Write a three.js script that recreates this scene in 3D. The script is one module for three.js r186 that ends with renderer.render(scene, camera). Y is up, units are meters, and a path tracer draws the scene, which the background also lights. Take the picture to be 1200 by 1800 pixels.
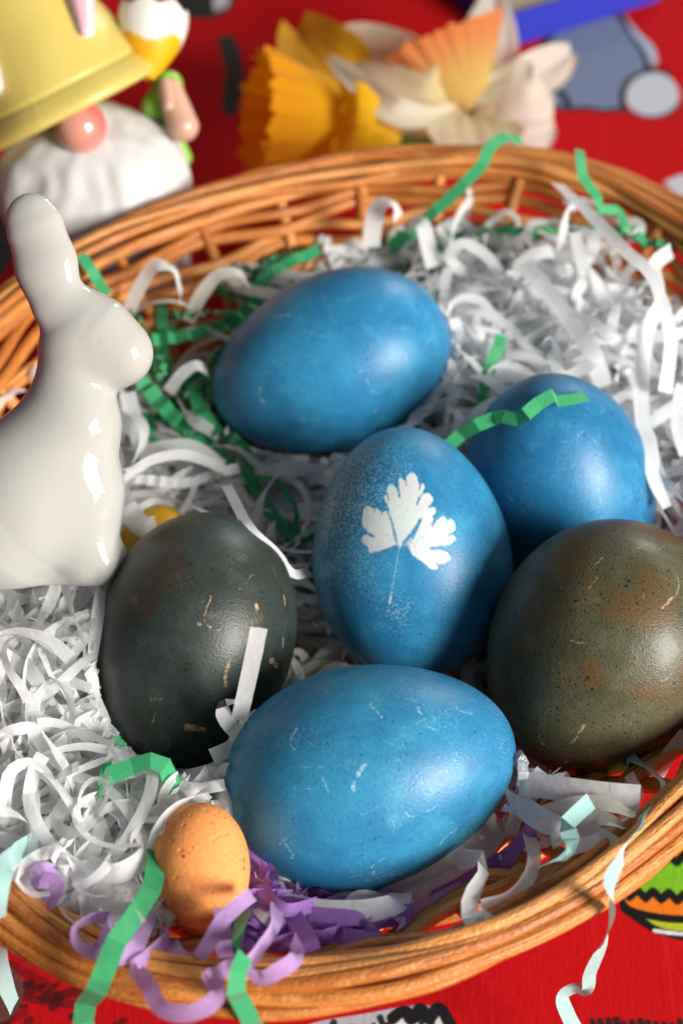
import * as THREE from 'three';
import { ImprovedNoise } from 'three/addons/math/ImprovedNoise.js';
import { MarchingCubes } from 'three/addons/objects/MarchingCubes.js';
import { mergeGeometries } from 'three/addons/utils/BufferGeometryUtils.js';
import { RectAreaLightUniformsLib } from 'three/addons/lights/RectAreaLightUniformsLib.js';

// ---------------------------------------------------------------- camera
const scene = new THREE.Scene();
const PITCH = THREE.MathUtils.degToRad(48), DIST = 0.36, FOV = 34.8;
const CZ = new THREE.Vector3(0, Math.sin(PITCH), Math.cos(PITCH)), CU = new THREE.Vector3(0, Math.cos(PITCH), -Math.sin(PITCH)), CX = new THREE.Vector3(1, 0, 0);
const TARGET = new THREE.Vector3(0, 0.045, 0), EYE = TARGET.clone().addScaledVector(CZ, DIST);
const camera = new THREE.PerspectiveCamera(FOV, 682 / 1024, 0.02, 20);
camera.position.copy(EYE); camera.lookAt(TARGET);
camera.focus = 0.312; camera.userData.fStop = 11.5;
// ---------------------------------------------------------------- light: a window to the right, a little in front, in a dim room
scene.background = new THREE.Color(0.115, 0.12, 0.13);
const renderer = new THREE.WebGLRenderer({ antialias: true });
renderer.toneMapping = THREE.LinearToneMapping; renderer.toneMappingExposure = 1.03;
renderer.shadowMap.enabled = true;
RectAreaLightUniformsLib.init();
const WINDOWS = [
  { dir: new THREE.Vector3(0.70, 0.46, 0.55).normalize(), dist: 1.6, w: 0.24, h: 0.34, gap: 0.03, power: 54, label: 'white framed window with four bright panes to the right of the table' },
  { dir: new THREE.Vector3(0.42, 0.40, -0.83).normalize(), dist: 2.2, w: 0.2, h: 0.26, gap: 0.04, power: 16, label: 'farther dimmer window behind the table on the right' }];

// ---------------------------------------------------------------- helpers
const V = (x, y, z) => new THREE.Vector3(x, y, z);
let seed = 1;
function mulberry(a) { return () => { a = (a + 0x6d2b79f5) | 0; let t = Math.imul(a ^ (a >>> 15), 1 | a); t = (t + Math.imul(t ^ (t >>> 7), 61 | t)) ^ t; return ((t ^ (t >>> 14)) >>> 0) / 4294967296; }; }
const rnd = mulberry(20240);
const rr = (a, b) => a + (b - a) * rnd();
const IN = new ImprovedNoise();
const noise = (x, y, z) => IN.noise(x, y, z);
const fbm = (x, y, z, o = 4) => { let s = 0, a = 0.5; for (let i = 0; i < o; i++) { s += a * IN.noise(x, y, z); x *= 2.03; y *= 2.03; z *= 2.03; a *= 0.5; } return s; };
const sstep = (a, b, x) => { const t = Math.min(1, Math.max(0, (x - a) / (b - a))); return t * t * (3 - 2 * t); };
const TF = Math.tan(THREE.MathUtils.degToRad(FOV / 2));
function rayDir(px, py) { return CZ.clone().negate().addScaledVector(CX, (px - 600) / 900 * TF).addScaledVector(CU, (900 - py) / 900 * TF); }
function at(px, py, y) { const d = rayDir(px, py); return EYE.clone().addScaledVector(d, (y - EYE.y) / d.y); }   // a spot measured in the photograph, at a height above the table
function project(p) { const q = p.clone().sub(EYE), d = -q.dot(CZ); return [600 + q.dot(CX) / d / TF * 900, 900 - q.dot(CU) / d / TF * 900, d]; }
const used = {};
function numbered(n) { if (!(n in used)) { used[n] = 0; return n; } used[n]++; return n + '_' + String(used[n]).padStart(3, '0'); }
function shade(o) { o.castShadow = true; o.receiveShadow = true; return o; }
function tag(o, label, category, group) { o.userData = { label, category }; if (group) o.userData.group = group; return o; }
function mesh(name, geo, mat, parent) { const m = shade(new THREE.Mesh(geo, mat)); m.name = parent && parent !== scene ? name : numbered(name); (parent || scene).add(m); return m; }
function group(name, label, category, pos) { const g = new THREE.Group(); g.name = numbered(name); if (pos) g.position.copy(pos); scene.add(g); return tag(g, label, category); }
function dataTex(w, h, fn, srgb = true) {
  const d = new Uint8Array(w * h * 4);
  const lin = (c) => (c <= 0.0031308 ? c * 12.92 : 1.055 * Math.pow(c, 1 / 2.4) - 0.055);
  for (let y = 0; y < h; y++) for (let x = 0; x < w; x++) {
    const c = fn((x + 0.5) / w, (y + 0.5) / h, x, y), o = (y * w + x) * 4;
    for (let k = 0; k < 3; k++) { const v = Math.min(1, Math.max(0, c[k])); d[o + k] = Math.round(255 * (srgb ? lin(v) : v)); }
    d[o + 3] = 255;
  }
  const t = new THREE.DataTexture(d, w, h, THREE.RGBAFormat);
  t.magFilter = THREE.LinearFilter; t.minFilter = THREE.LinearMipmapLinearFilter; t.generateMipmaps = true; t.wrapS = t.wrapT = THREE.RepeatWrapping;
  if (srgb) t.colorSpace = THREE.SRGBColorSpace; t.needsUpdate = true; return t;
}
const mix3 = (a, b, t) => [a[0] + (b[0] - a[0]) * t, a[1] + (b[1] - a[1]) * t, a[2] + (b[2] - a[2]) * t];
// signed-distance field to a smooth closed mesh
const smin = (a, b, k) => { const h = Math.max(k - Math.abs(a - b), 0) / k; return Math.min(a, b) - h * h * k * 0.25; };
function capsule(p, a, b, ra, rb) {
  const bx = b[0] - a[0], by = b[1] - a[1], bz = b[2] - a[2], px = p[0] - a[0], py = p[1] - a[1], pz = p[2] - a[2];
  const t = Math.min(1, Math.max(0, (px * bx + py * by + pz * bz) / (bx * bx + by * by + bz * bz + 1e-12)));
  return Math.hypot(px - bx * t, py - by * t, pz - bz * t) - (ra + (rb - ra) * t);
}
function sdfMesh(f, c, half, res) {
  const mc = new MarchingCubes(res, new THREE.MeshBasicMaterial(), false, false, 400000);
  mc.isolation = 0; const hs = res / 2, n = res;
  for (let k = 0; k < n; k++) for (let j = 0; j < n; j++) for (let i = 0; i < n; i++)
    mc.field[i + j * n + k * n * n] = -f([c[0] + (i - hs) / hs * half, c[1] + (j - hs) / hs * half, c[2] + (k - hs) / hs * half]) * 100;
  mc.update();
  const cnt = mc.count, pos = new Float32Array(cnt * 3), nor = new Float32Array(cnt * 3), e = half / res * 0.7;
  for (let i = 0; i < cnt; i++) {
    const p = [0, 1, 2].map((q) => c[q] + mc.positionArray[i * 3 + q] * half);
    const g = [f([p[0] + e, p[1], p[2]]) - f([p[0] - e, p[1], p[2]]), f([p[0], p[1] + e, p[2]]) - f([p[0], p[1] - e, p[2]]), f([p[0], p[1], p[2] + e]) - f([p[0], p[1], p[2] - e])];
    const l = Math.hypot(...g) || 1; for (let q = 0; q < 3; q++) { pos[i * 3 + q] = p[q]; nor[i * 3 + q] = g[q] / l; }
  }
  const A = V(), B = V(), C = V(), N = V();
  for (let t = 0; t + 2 < cnt; t += 3) {
    A.fromArray(pos, t * 3); B.fromArray(pos, t * 3 + 3); C.fromArray(pos, t * 3 + 6); N.fromArray(nor, t * 3);
    if (B.clone().sub(A).cross(C.clone().sub(A)).dot(N) < 0) for (let q = 0; q < 3; q++) { let s = pos[t * 3 + 3 + q]; pos[t * 3 + 3 + q] = pos[t * 3 + 6 + q]; pos[t * 3 + 6 + q] = s; s = nor[t * 3 + 3 + q]; nor[t * 3 + 3 + q] = nor[t * 3 + 6 + q]; nor[t * 3 + 6 + q] = s; }
  }
  const g = new THREE.BufferGeometry(); g.setAttribute('position', new THREE.BufferAttribute(pos, 3)); g.setAttribute('normal', new THREE.BufferAttribute(nor, 3)); return g;
}
function gridGeo(nu, nv, fn, colorFn) {          // fn(u, v) -> Vector3
  const pos = [], uv = [], idx = [], col = [];
  for (let j = 0; j <= nv; j++) for (let i = 0; i <= nu; i++) { const p = fn(i / nu, j / nv); pos.push(p.x, p.y, p.z); uv.push(i / nu, j / nv); if (colorFn) col.push(...colorFn(i / nu, j / nv)); }
  for (let j = 0; j < nv; j++) for (let i = 0; i < nu; i++) { const a = j * (nu + 1) + i, b = a + 1, c = a + nu + 1, d = c + 1; idx.push(a, b, d, a, d, c); }
  const g = new THREE.BufferGeometry(); g.setAttribute('position', new THREE.Float32BufferAttribute(pos, 3)); g.setAttribute('uv', new THREE.Float32BufferAttribute(uv, 2));
  if (colorFn) g.setAttribute('color', new THREE.Float32BufferAttribute(col, 3)); g.setIndex(idx); g.computeVertexNormals(); return g;
}

// ---------------------------------------------------------------- the window that lights the table (outside the frame)
for (const WIN of WINDOWS) {
  const c = WIN.dir.clone().multiplyScalar(WIN.dist).add(V(0, 0.04, 0));
  const g = group('window', WIN.label, 'window', c);
  g.lookAt(V(0, c.y, 0));
  const frameM = new THREE.MeshStandardMaterial({ color: 0xdddddd, roughness: 0.5 });
  const paneM = new THREE.MeshStandardMaterial({ color: 0x222222, emissive: new THREE.Color(1, 0.98, 0.94), emissiveIntensity: 3 });
  const fw = WIN.w * 2 + WIN.gap * 3, fh = WIN.h * 2 + WIN.gap * 3;
  for (const s of [-1, 0, 1]) { mesh('window_frame', new THREE.BoxGeometry(WIN.gap, fh, 0.03), frameM, g).position.set(s * (fw - WIN.gap) / 2, 0, 0); mesh('window_frame', new THREE.BoxGeometry(fw - 0.002, WIN.gap, 0.026), frameM, g).position.set(0, s * (fh - WIN.gap) / 2, 0); }
  for (const sx of [-1, 1]) for (const sy of [-1, 1]) {
    const x = sx * (WIN.w + WIN.gap) / 2, y = sy * (WIN.h + WIN.gap) / 2;
    mesh('pane', new THREE.BoxGeometry(WIN.w, WIN.h, 0.006), paneM, g).position.set(x, y, 0);
    const L = new THREE.RectAreaLight(new THREE.Color(1, 0.965, 0.9), WIN.power, WIN.w, WIN.h);
    L.position.set(x, y, 0.006); L.rotation.y = Math.PI; L.name = 'window_light'; g.add(L);
  }
}

// ---------------------------------------------------------------- tablecloth with its print
{
  const S = 2048, cv = document.createElement('canvas'); cv.width = cv.height = S; const x = cv.getContext('2d');
  const SZ = 0.7, ox = -0.35, oz = -0.5, q = (px, py) => { const p = at(px, py, 0); return [(p.x - ox) / SZ * S, (p.z - oz) / SZ * S]; };
  x.fillStyle = '#b40b12'; x.fillRect(0, 0, S, S);
  for (let i = 0; i < 5200; i++) { const w = rr(1, 3), h = rr(20, 130); x.fillStyle = rnd() < 0.5 ? `rgba(214,52,54,${rr(0.06, 0.2)})` : `rgba(125,6,14,${rr(0.05, 0.16)})`; x.fillRect(rnd() * S, rnd() * S, w, h); }
  const path = (pts, close) => { x.beginPath(); const a = pts.map((p) => q(...p)); x.moveTo(...a[0]); for (let i = 1; i < a.length; i++) { const m = i < a.length - 1 ? [(a[i][0] + a[i + 1][0]) / 2, (a[i][1] + a[i + 1][1]) / 2] : a[i]; x.quadraticCurveTo(...a[i], ...m); } if (close) x.closePath(); };
  const fill = (c, pts) => { x.fillStyle = c; path(pts, true); x.fill(); };
  const line = (c, w, pts) => { x.strokeStyle = c; x.lineWidth = w; x.lineJoin = x.lineCap = 'round'; path(pts); x.stroke(); };
  const poly = (c, pts) => { x.fillStyle = c; x.beginPath(); pts.forEach((p, i) => (i ? x.lineTo(...q(...p)) : x.moveTo(...q(...p)))); x.closePath(); x.fill(); };
  // grey pointed cap with a pompom
  poly('#707b98', [[960, 70], [1000, 30], [1085, 30], [1120, 80], [1140, 110], [1150, 140], [1110, 150], [1100, 180], [1080, 195], [1020, 190], [985, 195], [962, 180], [955, 150], [975, 110]]);
  line('#23272e', 7, [[985, 40], [960, 70], [940, 95], [975, 110], [960, 145], [990, 165], [998, 185]]);
  line('#23272e', 6, [[965, 185], [1000, 195], [1025, 188], [1060, 196], [1095, 192]]);
  line('#23272e', 8, [[1088, 25], [1110, 62], [1135, 95], [1140, 125]]);
  fill('#a4aec4', [[1092, 20], [1118, 55], [1150, 80], [1158, 112], [1142, 118], [1135, 90], [1110, 60]]);
  fill('#b9bdc6', [[1100, 150], [1120, 130], [1150, 125], [1178, 135], [1195, 160], [1190, 185], [1165, 203], [1130, 205], [1105, 190], [1095, 170]]);
  line('#23272e', 6, [[1096, 195], [1090, 165], [1108, 135], [1135, 125], [1165, 122], [1175, 130]]);
  line('#3b3f48', 4, [[1100, 195], [1130, 207], [1168, 205], [1192, 186]]);
  fill('#b9bdc6', [[1165, 320], [1200, 300], [1260, 310], [1260, 350], [1190, 345]]);
  // painted egg with bands of colour
  fill('#17181a', [[1075, 1500], [1120, 1440], [1260, 1420], [1330, 1500], [1320, 1620], [1240, 1660], [1150, 1645], [1090, 1600]]);
  fill('#a7b32e', [[1090, 1560], [1130, 1625], [1200, 1640], [1300, 1630], [1310, 1560], [1200, 1550]]);
  fill('#d9731c', [[1085, 1530], [1090, 1580], [1120, 1605], [1200, 1612], [1310, 1600], [1310, 1540], [1200, 1530]]);
  fill('#6fae26', [[1090, 1500], [1110, 1560], [1150, 1575], [1220, 1575], [1310, 1570], [1310, 1490], [1200, 1480]]);
  fill('#d9731c', [[1150, 1480], [1165, 1520], [1240, 1505], [1310, 1495], [1310, 1440], [1200, 1440]]);
  const zz = (y0, y1, x0, n) => { const a = []; for (let i = 0; i <= n; i++) a.push([x0 + i * 14, y0 + (y1 - y0) * i / n + (i % 2 ? -7 : 7)]); x.strokeStyle = '#17181a'; x.lineWidth = 5; x.beginPath(); a.forEach((p, i) => (i ? x.lineTo(...q(...p)) : x.moveTo(...q(...p)))); x.stroke(); };
  zz(1570, 1585, 1105, 14); zz(1512, 1500, 1160, 10); line('#17181a', 5, [[1098, 1598], [1140, 1612], [1210, 1618], [1300, 1608]]);
  line('#cdd0d4', 3, [[1150, 1636], [1190, 1643], [1230, 1640]]);
  // grey shaggy beard with pencil strokes at the near edge
  fill('#a9adb6', [[420, 1860], [520, 1800], [640, 1782], [720, 1765], [790, 1770], [810, 1860], [700, 1960], [500, 1960]]);
  fill('#d5d3cf', [[660, 1800], [720, 1768], [780, 1775], [790, 1860], [700, 1900]]);
  for (let i = 0; i < 46; i++) { const bx = rr(440, 800), by = 1780 + Math.abs(bx - 700) * 0.12 + rr(0, 60); line('#2b2c30', rr(2, 5), [[bx, by], [bx + rr(-14, 14), by + rr(18, 30)], [bx + rr(-20, 20), by + rr(36, 60)]]); }
  line('#1b1c20', 7, [[690, 1790], [712, 1768], [722, 1800], [740, 1764], [752, 1800], [770, 1762], [790, 1800]]);
  for (let i = 0; i < 14; i++) line('#26201f', rr(2, 4), [[1040 + i * 14, 1800 + rr(-8, 4)], [1046 + i * 14 + rr(-6, 6), 1820], [1050 + i * 14, 1850]]);
  // dark twigs, left near corner and behind
  for (let i = 0; i < 26; i++) { const a = [rr(-60, 130), rr(1640, 1860)]; line(`rgba(50,22,24,${rr(0.35, 0.8)})`, rr(2, 6), [a, [a[0] + rr(-30, 60), a[1] + rr(-30, 30)], [a[0] + rr(-30, 120), a[1] + rr(-60, 40)]]); }
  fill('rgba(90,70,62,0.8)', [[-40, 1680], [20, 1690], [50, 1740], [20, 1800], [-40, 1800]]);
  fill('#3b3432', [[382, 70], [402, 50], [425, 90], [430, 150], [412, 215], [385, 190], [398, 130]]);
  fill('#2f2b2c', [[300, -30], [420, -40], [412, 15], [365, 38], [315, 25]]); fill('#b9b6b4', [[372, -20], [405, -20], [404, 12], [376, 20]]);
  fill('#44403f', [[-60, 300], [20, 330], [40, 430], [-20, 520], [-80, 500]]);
  const t = new THREE.CanvasTexture(cv); t.colorSpace = THREE.SRGBColorSpace; t.wrapS = t.wrapT = THREE.RepeatWrapping; t.anisotropy = 8;
  const b = dataTex(512, 512, (u, v, i, j) => { const w = 0.5 + 0.5 * noise(u * 150, v * 40, 1) + 0.4 * noise(u * 40, v * 150, 6) + 0.3 * fbm(u * 20, v * 20, 1); return [w, w, w]; }, false); b.repeat.set(6, 6);
  const m = new THREE.MeshPhysicalMaterial({ map: t, roughness: 0.95, specularIntensity: 0.25, bumpMap: b, bumpScale: 0.0001 });
  const W = 2.1, geo = new THREE.PlaneGeometry(W, W, 90, 90); geo.rotateX(-Math.PI / 2);
  const p = geo.attributes.position, uv = geo.attributes.uv;
  for (let i = 0; i < p.count; i++) { const X = p.getX(i), Z = p.getZ(i); uv.setXY(i, (X - ox) / SZ, 1 - (Z - oz) / SZ); p.setY(i, 0); }
  geo.computeVertexNormals();
  const o = mesh('tablecloth', geo, m); o.userData = { kind: 'structure', label: 'red printed cotton cloth covering the table top' };
}

// ---------------------------------------------------------------- basket
const BK = { c: V(0.0041, 0, -0.0002), a: 0.1206, b: 0.0980, th: -1.0335, h: 0.0555 };
BK.k = (f) => 1 + 0.0116 * Math.cos(3 * f) + 0.02 * Math.sin(3 * f) + 0.0073 * Math.cos(4 * f) - 0.0033 * Math.sin(4 * f);   // the oval is a little uneven
BK.inset = (t) => 0.049 * Math.pow(1 - t, 0.92);
function bkPoint(phi, t, off = 0) {
  const ins = BK.inset(t), kf = BK.k(phi), A = (BK.a - ins) * kf, B = (BK.b - ins) * kf, cx = Math.cos(phi), sx = Math.sin(phi);
  let nx = cx / A, nz = sx / B; const l = Math.hypot(nx, nz); nx /= l; nz /= l;
  const lx = A * cx + nx * off, lz = B * sx + nz * off, c = Math.cos(BK.th), s = Math.sin(BK.th);
  return V(BK.c.x + lx * c - lz * s, 0.005 + t * (BK.h - 0.005), BK.c.z + lx * s + lz * c);
}
function bkLocal(p) { const dx = p.x - BK.c.x, dz = p.z - BK.c.z, c = Math.cos(BK.th), s = Math.sin(BK.th); return [dx * c + dz * s, -dx * s + dz * c]; }
function bkRatio(p, margin) { const t = Math.min(1, Math.max(0, (p.y - 0.005) / (BK.h - 0.005))), ins = BK.inset(t) + margin, [x, z] = bkLocal(p); const X = x / (BK.a - ins), Y = z / (BK.b - ins); return Math.hypot(X, Y) / BK.k(Math.atan2(Y, X)); }
{
  const mats = [];
  for (let k = 0; k < 4; k++) {
    const base = [[0.56, 0.2, 0.038], [0.45, 0.135, 0.02], [0.62, 0.25, 0.06], [0.52, 0.168, 0.027]][k];
    const t = dataTex(512, 64, (u, v) => {
      const st = fbm(u * 5, v * 16, k * 9) * 1.3 + 0.5 * noise(u * 20, v * 30, k * 5 + 3), bl = fbm(u * 10, v * 3, k * 7 + 1), sp = noise(u * 120, v * 26, k);
      let c = mix3(base, [base[0] * 0.6, base[1] * 0.52, base[2] * 0.45], sstep(0.05, 0.55, st)); c = mix3(c, [0.68, 0.34, 0.11], sstep(0.08, 0.42, bl) * 0.5); if (sp > 0.4) c = mix3(c, [0.16, 0.06, 0.02], (sp - 0.4) * 2.2); return c;
    });
    const bt = dataTex(512, 64, (u, v) => { const s = 0.5 + 0.6 * fbm(u * 6, v * 24, k * 9) + 0.25 * noise(u * 90, v * 24, 2); return [s, s, s]; }, false);
    mats.push(new THREE.MeshPhysicalMaterial({ map: t, bumpMap: bt, bumpScale: 0.0005, roughness: 0.5, clearcoat: 0.06, clearcoatRoughness: 0.35 }));
  }
  const g = group('wicker_basket', 'oval orange brown wicker basket holding the eggs and shredded paper', 'basket');
  const tube = (pts, r, closed, seg) => {
    const c = new THREE.CatmullRomCurve3(pts, closed, 'centripetal'), geo = new THREE.TubeGeometry(c, seg, r, 9, closed), uv = geo.attributes.uv, L = c.getLength();
    const P = geo.attributes.position, N = geo.attributes.normal; const sd = rnd() * 40;
    if (!closed) for (const [ring, keep] of [[0, 1], [seg, seg - 1]]) for (let q = 0; q <= 9; q++) { const o = ring * 10 + q; P.setXYZ(o, P.getX(o) - N.getX(o) * r * 0.96, P.getY(o) - N.getY(o) * r * 0.96, P.getZ(o) - N.getZ(o) * r * 0.96); }
    for (let i = 0; i < uv.count; i++) { const u = uv.getX(i), k = noise(u * L * 38, sd, 0) * 0.00038 * Math.min(1, Math.min(u, 1 - u) * 60); P.setXYZ(i, P.getX(i) + N.getX(i) * k, P.getY(i) + N.getY(i) * k, P.getZ(i) + N.getZ(i) * k); uv.setXY(i, Math.round(L / 0.08) * u + sd, uv.getY(i)); }
    return geo;
  };
  const N = 30, W2 = N / 2, rows = 10;
  for (let r = 0; r < rows; r++) for (let s = 0; s < 2; s++) {
    const t = 0.03 + r * 0.0935 + s * 0.047, pts = [], ph = (r % 2) * Math.PI, sd = r * 17 + s * 5, n = 240;
    const f0 = rnd() * 6.283; for (let i = 0; i <= n; i++) { const e = i / n, f = f0 + e * (Math.PI * 2 + 0.09); pts.push(bkPoint(f, t + 0.03 * noise(Math.cos(f) * 3.5 + sd, Math.sin(f) * 3.5, 1) , 0.0021 * Math.cos(W2 * f + ph) + 0.0006 * noise(Math.cos(f) * 5, Math.sin(f) * 5 + sd, 4) - s * 0.0004 - 0.0035 * (sstep(0.985, 1, e) + sstep(0.012, 0, e)))); }
    mesh('weaver', tube(pts, rr(0.0014, 0.0018), false, 430), mats[(r * 3 + s * 2) % 4], g);
  }
  for (let k = 0; k < N; k++) {
    const f = k / N * Math.PI * 2, pts = [];
    for (let i = 0; i <= 10; i++) { const t = -0.02 + i * 0.102; pts.push(bkPoint(f + 0.012 * noise(k, i * 0.4, 0), t, 0)); }
    mesh('stake', tube(pts, 0.00155, false, 24), mats[k % 4], g);
  }
  for (let k = 0; k < 9; k++) {
    const pts = [], n = 260;
    for (let i = 0; i < n; i++) {
      const f = i / n * Math.PI * 2, a = k / 9 * Math.PI * 2 + f * 1 + 0.9 * noise(Math.cos(f) * 2, Math.sin(f) * 2, k), R = 0.0032 + 0.0013 * noise(Math.cos(f) * 4, Math.sin(f) * 4, k + 9);
      const p = bkPoint(f, 1, R * Math.cos(a) * 1.25); p.y += R * Math.sin(a) * 0.9; pts.push(p);
    }
    mesh('rim_rod', tube(pts, rr(0.00115, 0.0016), true, 440), mats[(k + 2) % 4], g);
  }
  const bs = [];
  for (let k = 0; k < 22; k++) { const pts = []; for (let i = 0; i < 80; i++) { const f = i / 80 * Math.PI * 2, s = (k + 0.6) / 22, p = bkPoint(f, 0), q = p.clone().sub(BK.c); pts.push(V(BK.c.x + q.x * s, 0.0045 + 0.0008 * Math.cos(8 * f + k * Math.PI), BK.c.z + q.z * s)); } bs.push(tube(pts, 0.0019, true, 90)); }
  mesh('base', mergeGeometries(bs), mats[1], g);
}

// ---------------------------------------------------------------- eggs
const EGGS = [];
function hash3(x, y, z) { let t = Math.imul(x, 374761393) ^ Math.imul(y, 668265263) ^ Math.imul(z, 2147483647 ^ 1274126177); t = Math.imul(t ^ (t >>> 13), 1274126177); t ^= t >>> 16; t = Math.imul(t, 2246822519); return ((t ^ (t >>> 15)) >>> 0) / 4294967296; }
function eggR(v, k) { const a = Math.PI * v; return Math.sin(a) * (1 + k * Math.cos(a)); }     // v = 0 at the blunt end (local -Y), 1 at the narrow end
function makeEgg(name, label, cat, o) {
  const { px, py, h, ang, tilt = 0, L, W, k = 0.13, spin = 0 } = o;
  const A = THREE.MathUtils.degToRad(ang), T = THREE.MathUtils.degToRad(tilt), c = at(px, py, h);
  const ax = CX.clone().multiplyScalar(Math.cos(A) * Math.cos(T)).addScaledVector(CU, Math.sin(A) * Math.cos(T)).addScaledVector(CZ, Math.sin(T)).normalize();
  const zz = CZ.clone().addScaledVector(ax, -CZ.dot(ax)).normalize(), xx = ax.clone().cross(zz);
  const M = new THREE.Matrix4().makeBasis(xx, ax, zz).setPosition(c);
  let mx = 0; for (let i = 0; i <= 100; i++) mx = Math.max(mx, eggR(i / 100, k));
  const P = (u, v) => { const r = W / 2 / mx * eggR(v, k), f = (u - 0.5) * Math.PI * 2; return V(r * Math.sin(f), -L / 2 * Math.cos(Math.PI * v), r * Math.cos(f)); };
  const geo = gridGeo(112, 80, P), n = geo.attributes.normal, e = 1e-3;
  for (let j = 0, i = 0; j <= 80; j++) for (let q = 0; q <= 112; q++, i++) {
    const u = q / 112, v = Math.min(1 - e, Math.max(e, j / 80)), du = P(u + e, v).sub(P(u - e, v)), dv = P(u, v + e).sub(P(u, v - e)), N = du.cross(dv).normalize();
    if (N.dot(P(u, v).setY(P(u, v).y * 0.5)) < 0) N.negate(); n.setXYZ(i, N.x, N.y, N.z);
  }
  const map = eggTexture(o, P), bump = EGGBUMP.clone(); bump.repeat.set(o.mini ? 1.3 : 5, o.mini ? 1 : 3);
  const mat = new THREE.MeshPhysicalMaterial({ map, bumpMap: o.mini ? MINIBUMP : bump, bumpScale: o.mini ? 0.0002 : (o.bump || 0.000035), roughness: o.rough || 0.4, specularIntensity: 0.75, clearcoat: o.coat || 0, clearcoatRoughness: o.coatRough || 0.25 });
  const m = mesh(name, geo, mat); m.applyMatrix4(M); tag(m, label, cat);
  EGGS.push({ inv: M.clone().invert(), L, W, c, M, k, mx });
  return m;
}
const EGGBUMP = dataTex(512, 512, (u, v) => { const s = 0.5 + 0.5 * noise(u * 90, v * 90, 0) + 0.4 * noise(u * 40, v * 40, 7); return [s, s, s]; }, false);
const MINIBUMP = dataTex(512, 512, (u, v) => { let s = 0.62 + 0.5 * fbm(u * 5, v * 5, 3) + 0.12 * noise(u * 60, v * 60, 5); const p = noise(u * 22, v * 22, 11); if (p > 0.33) s -= (p - 0.33) * 3; return [s, s, s]; }, false);
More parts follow.
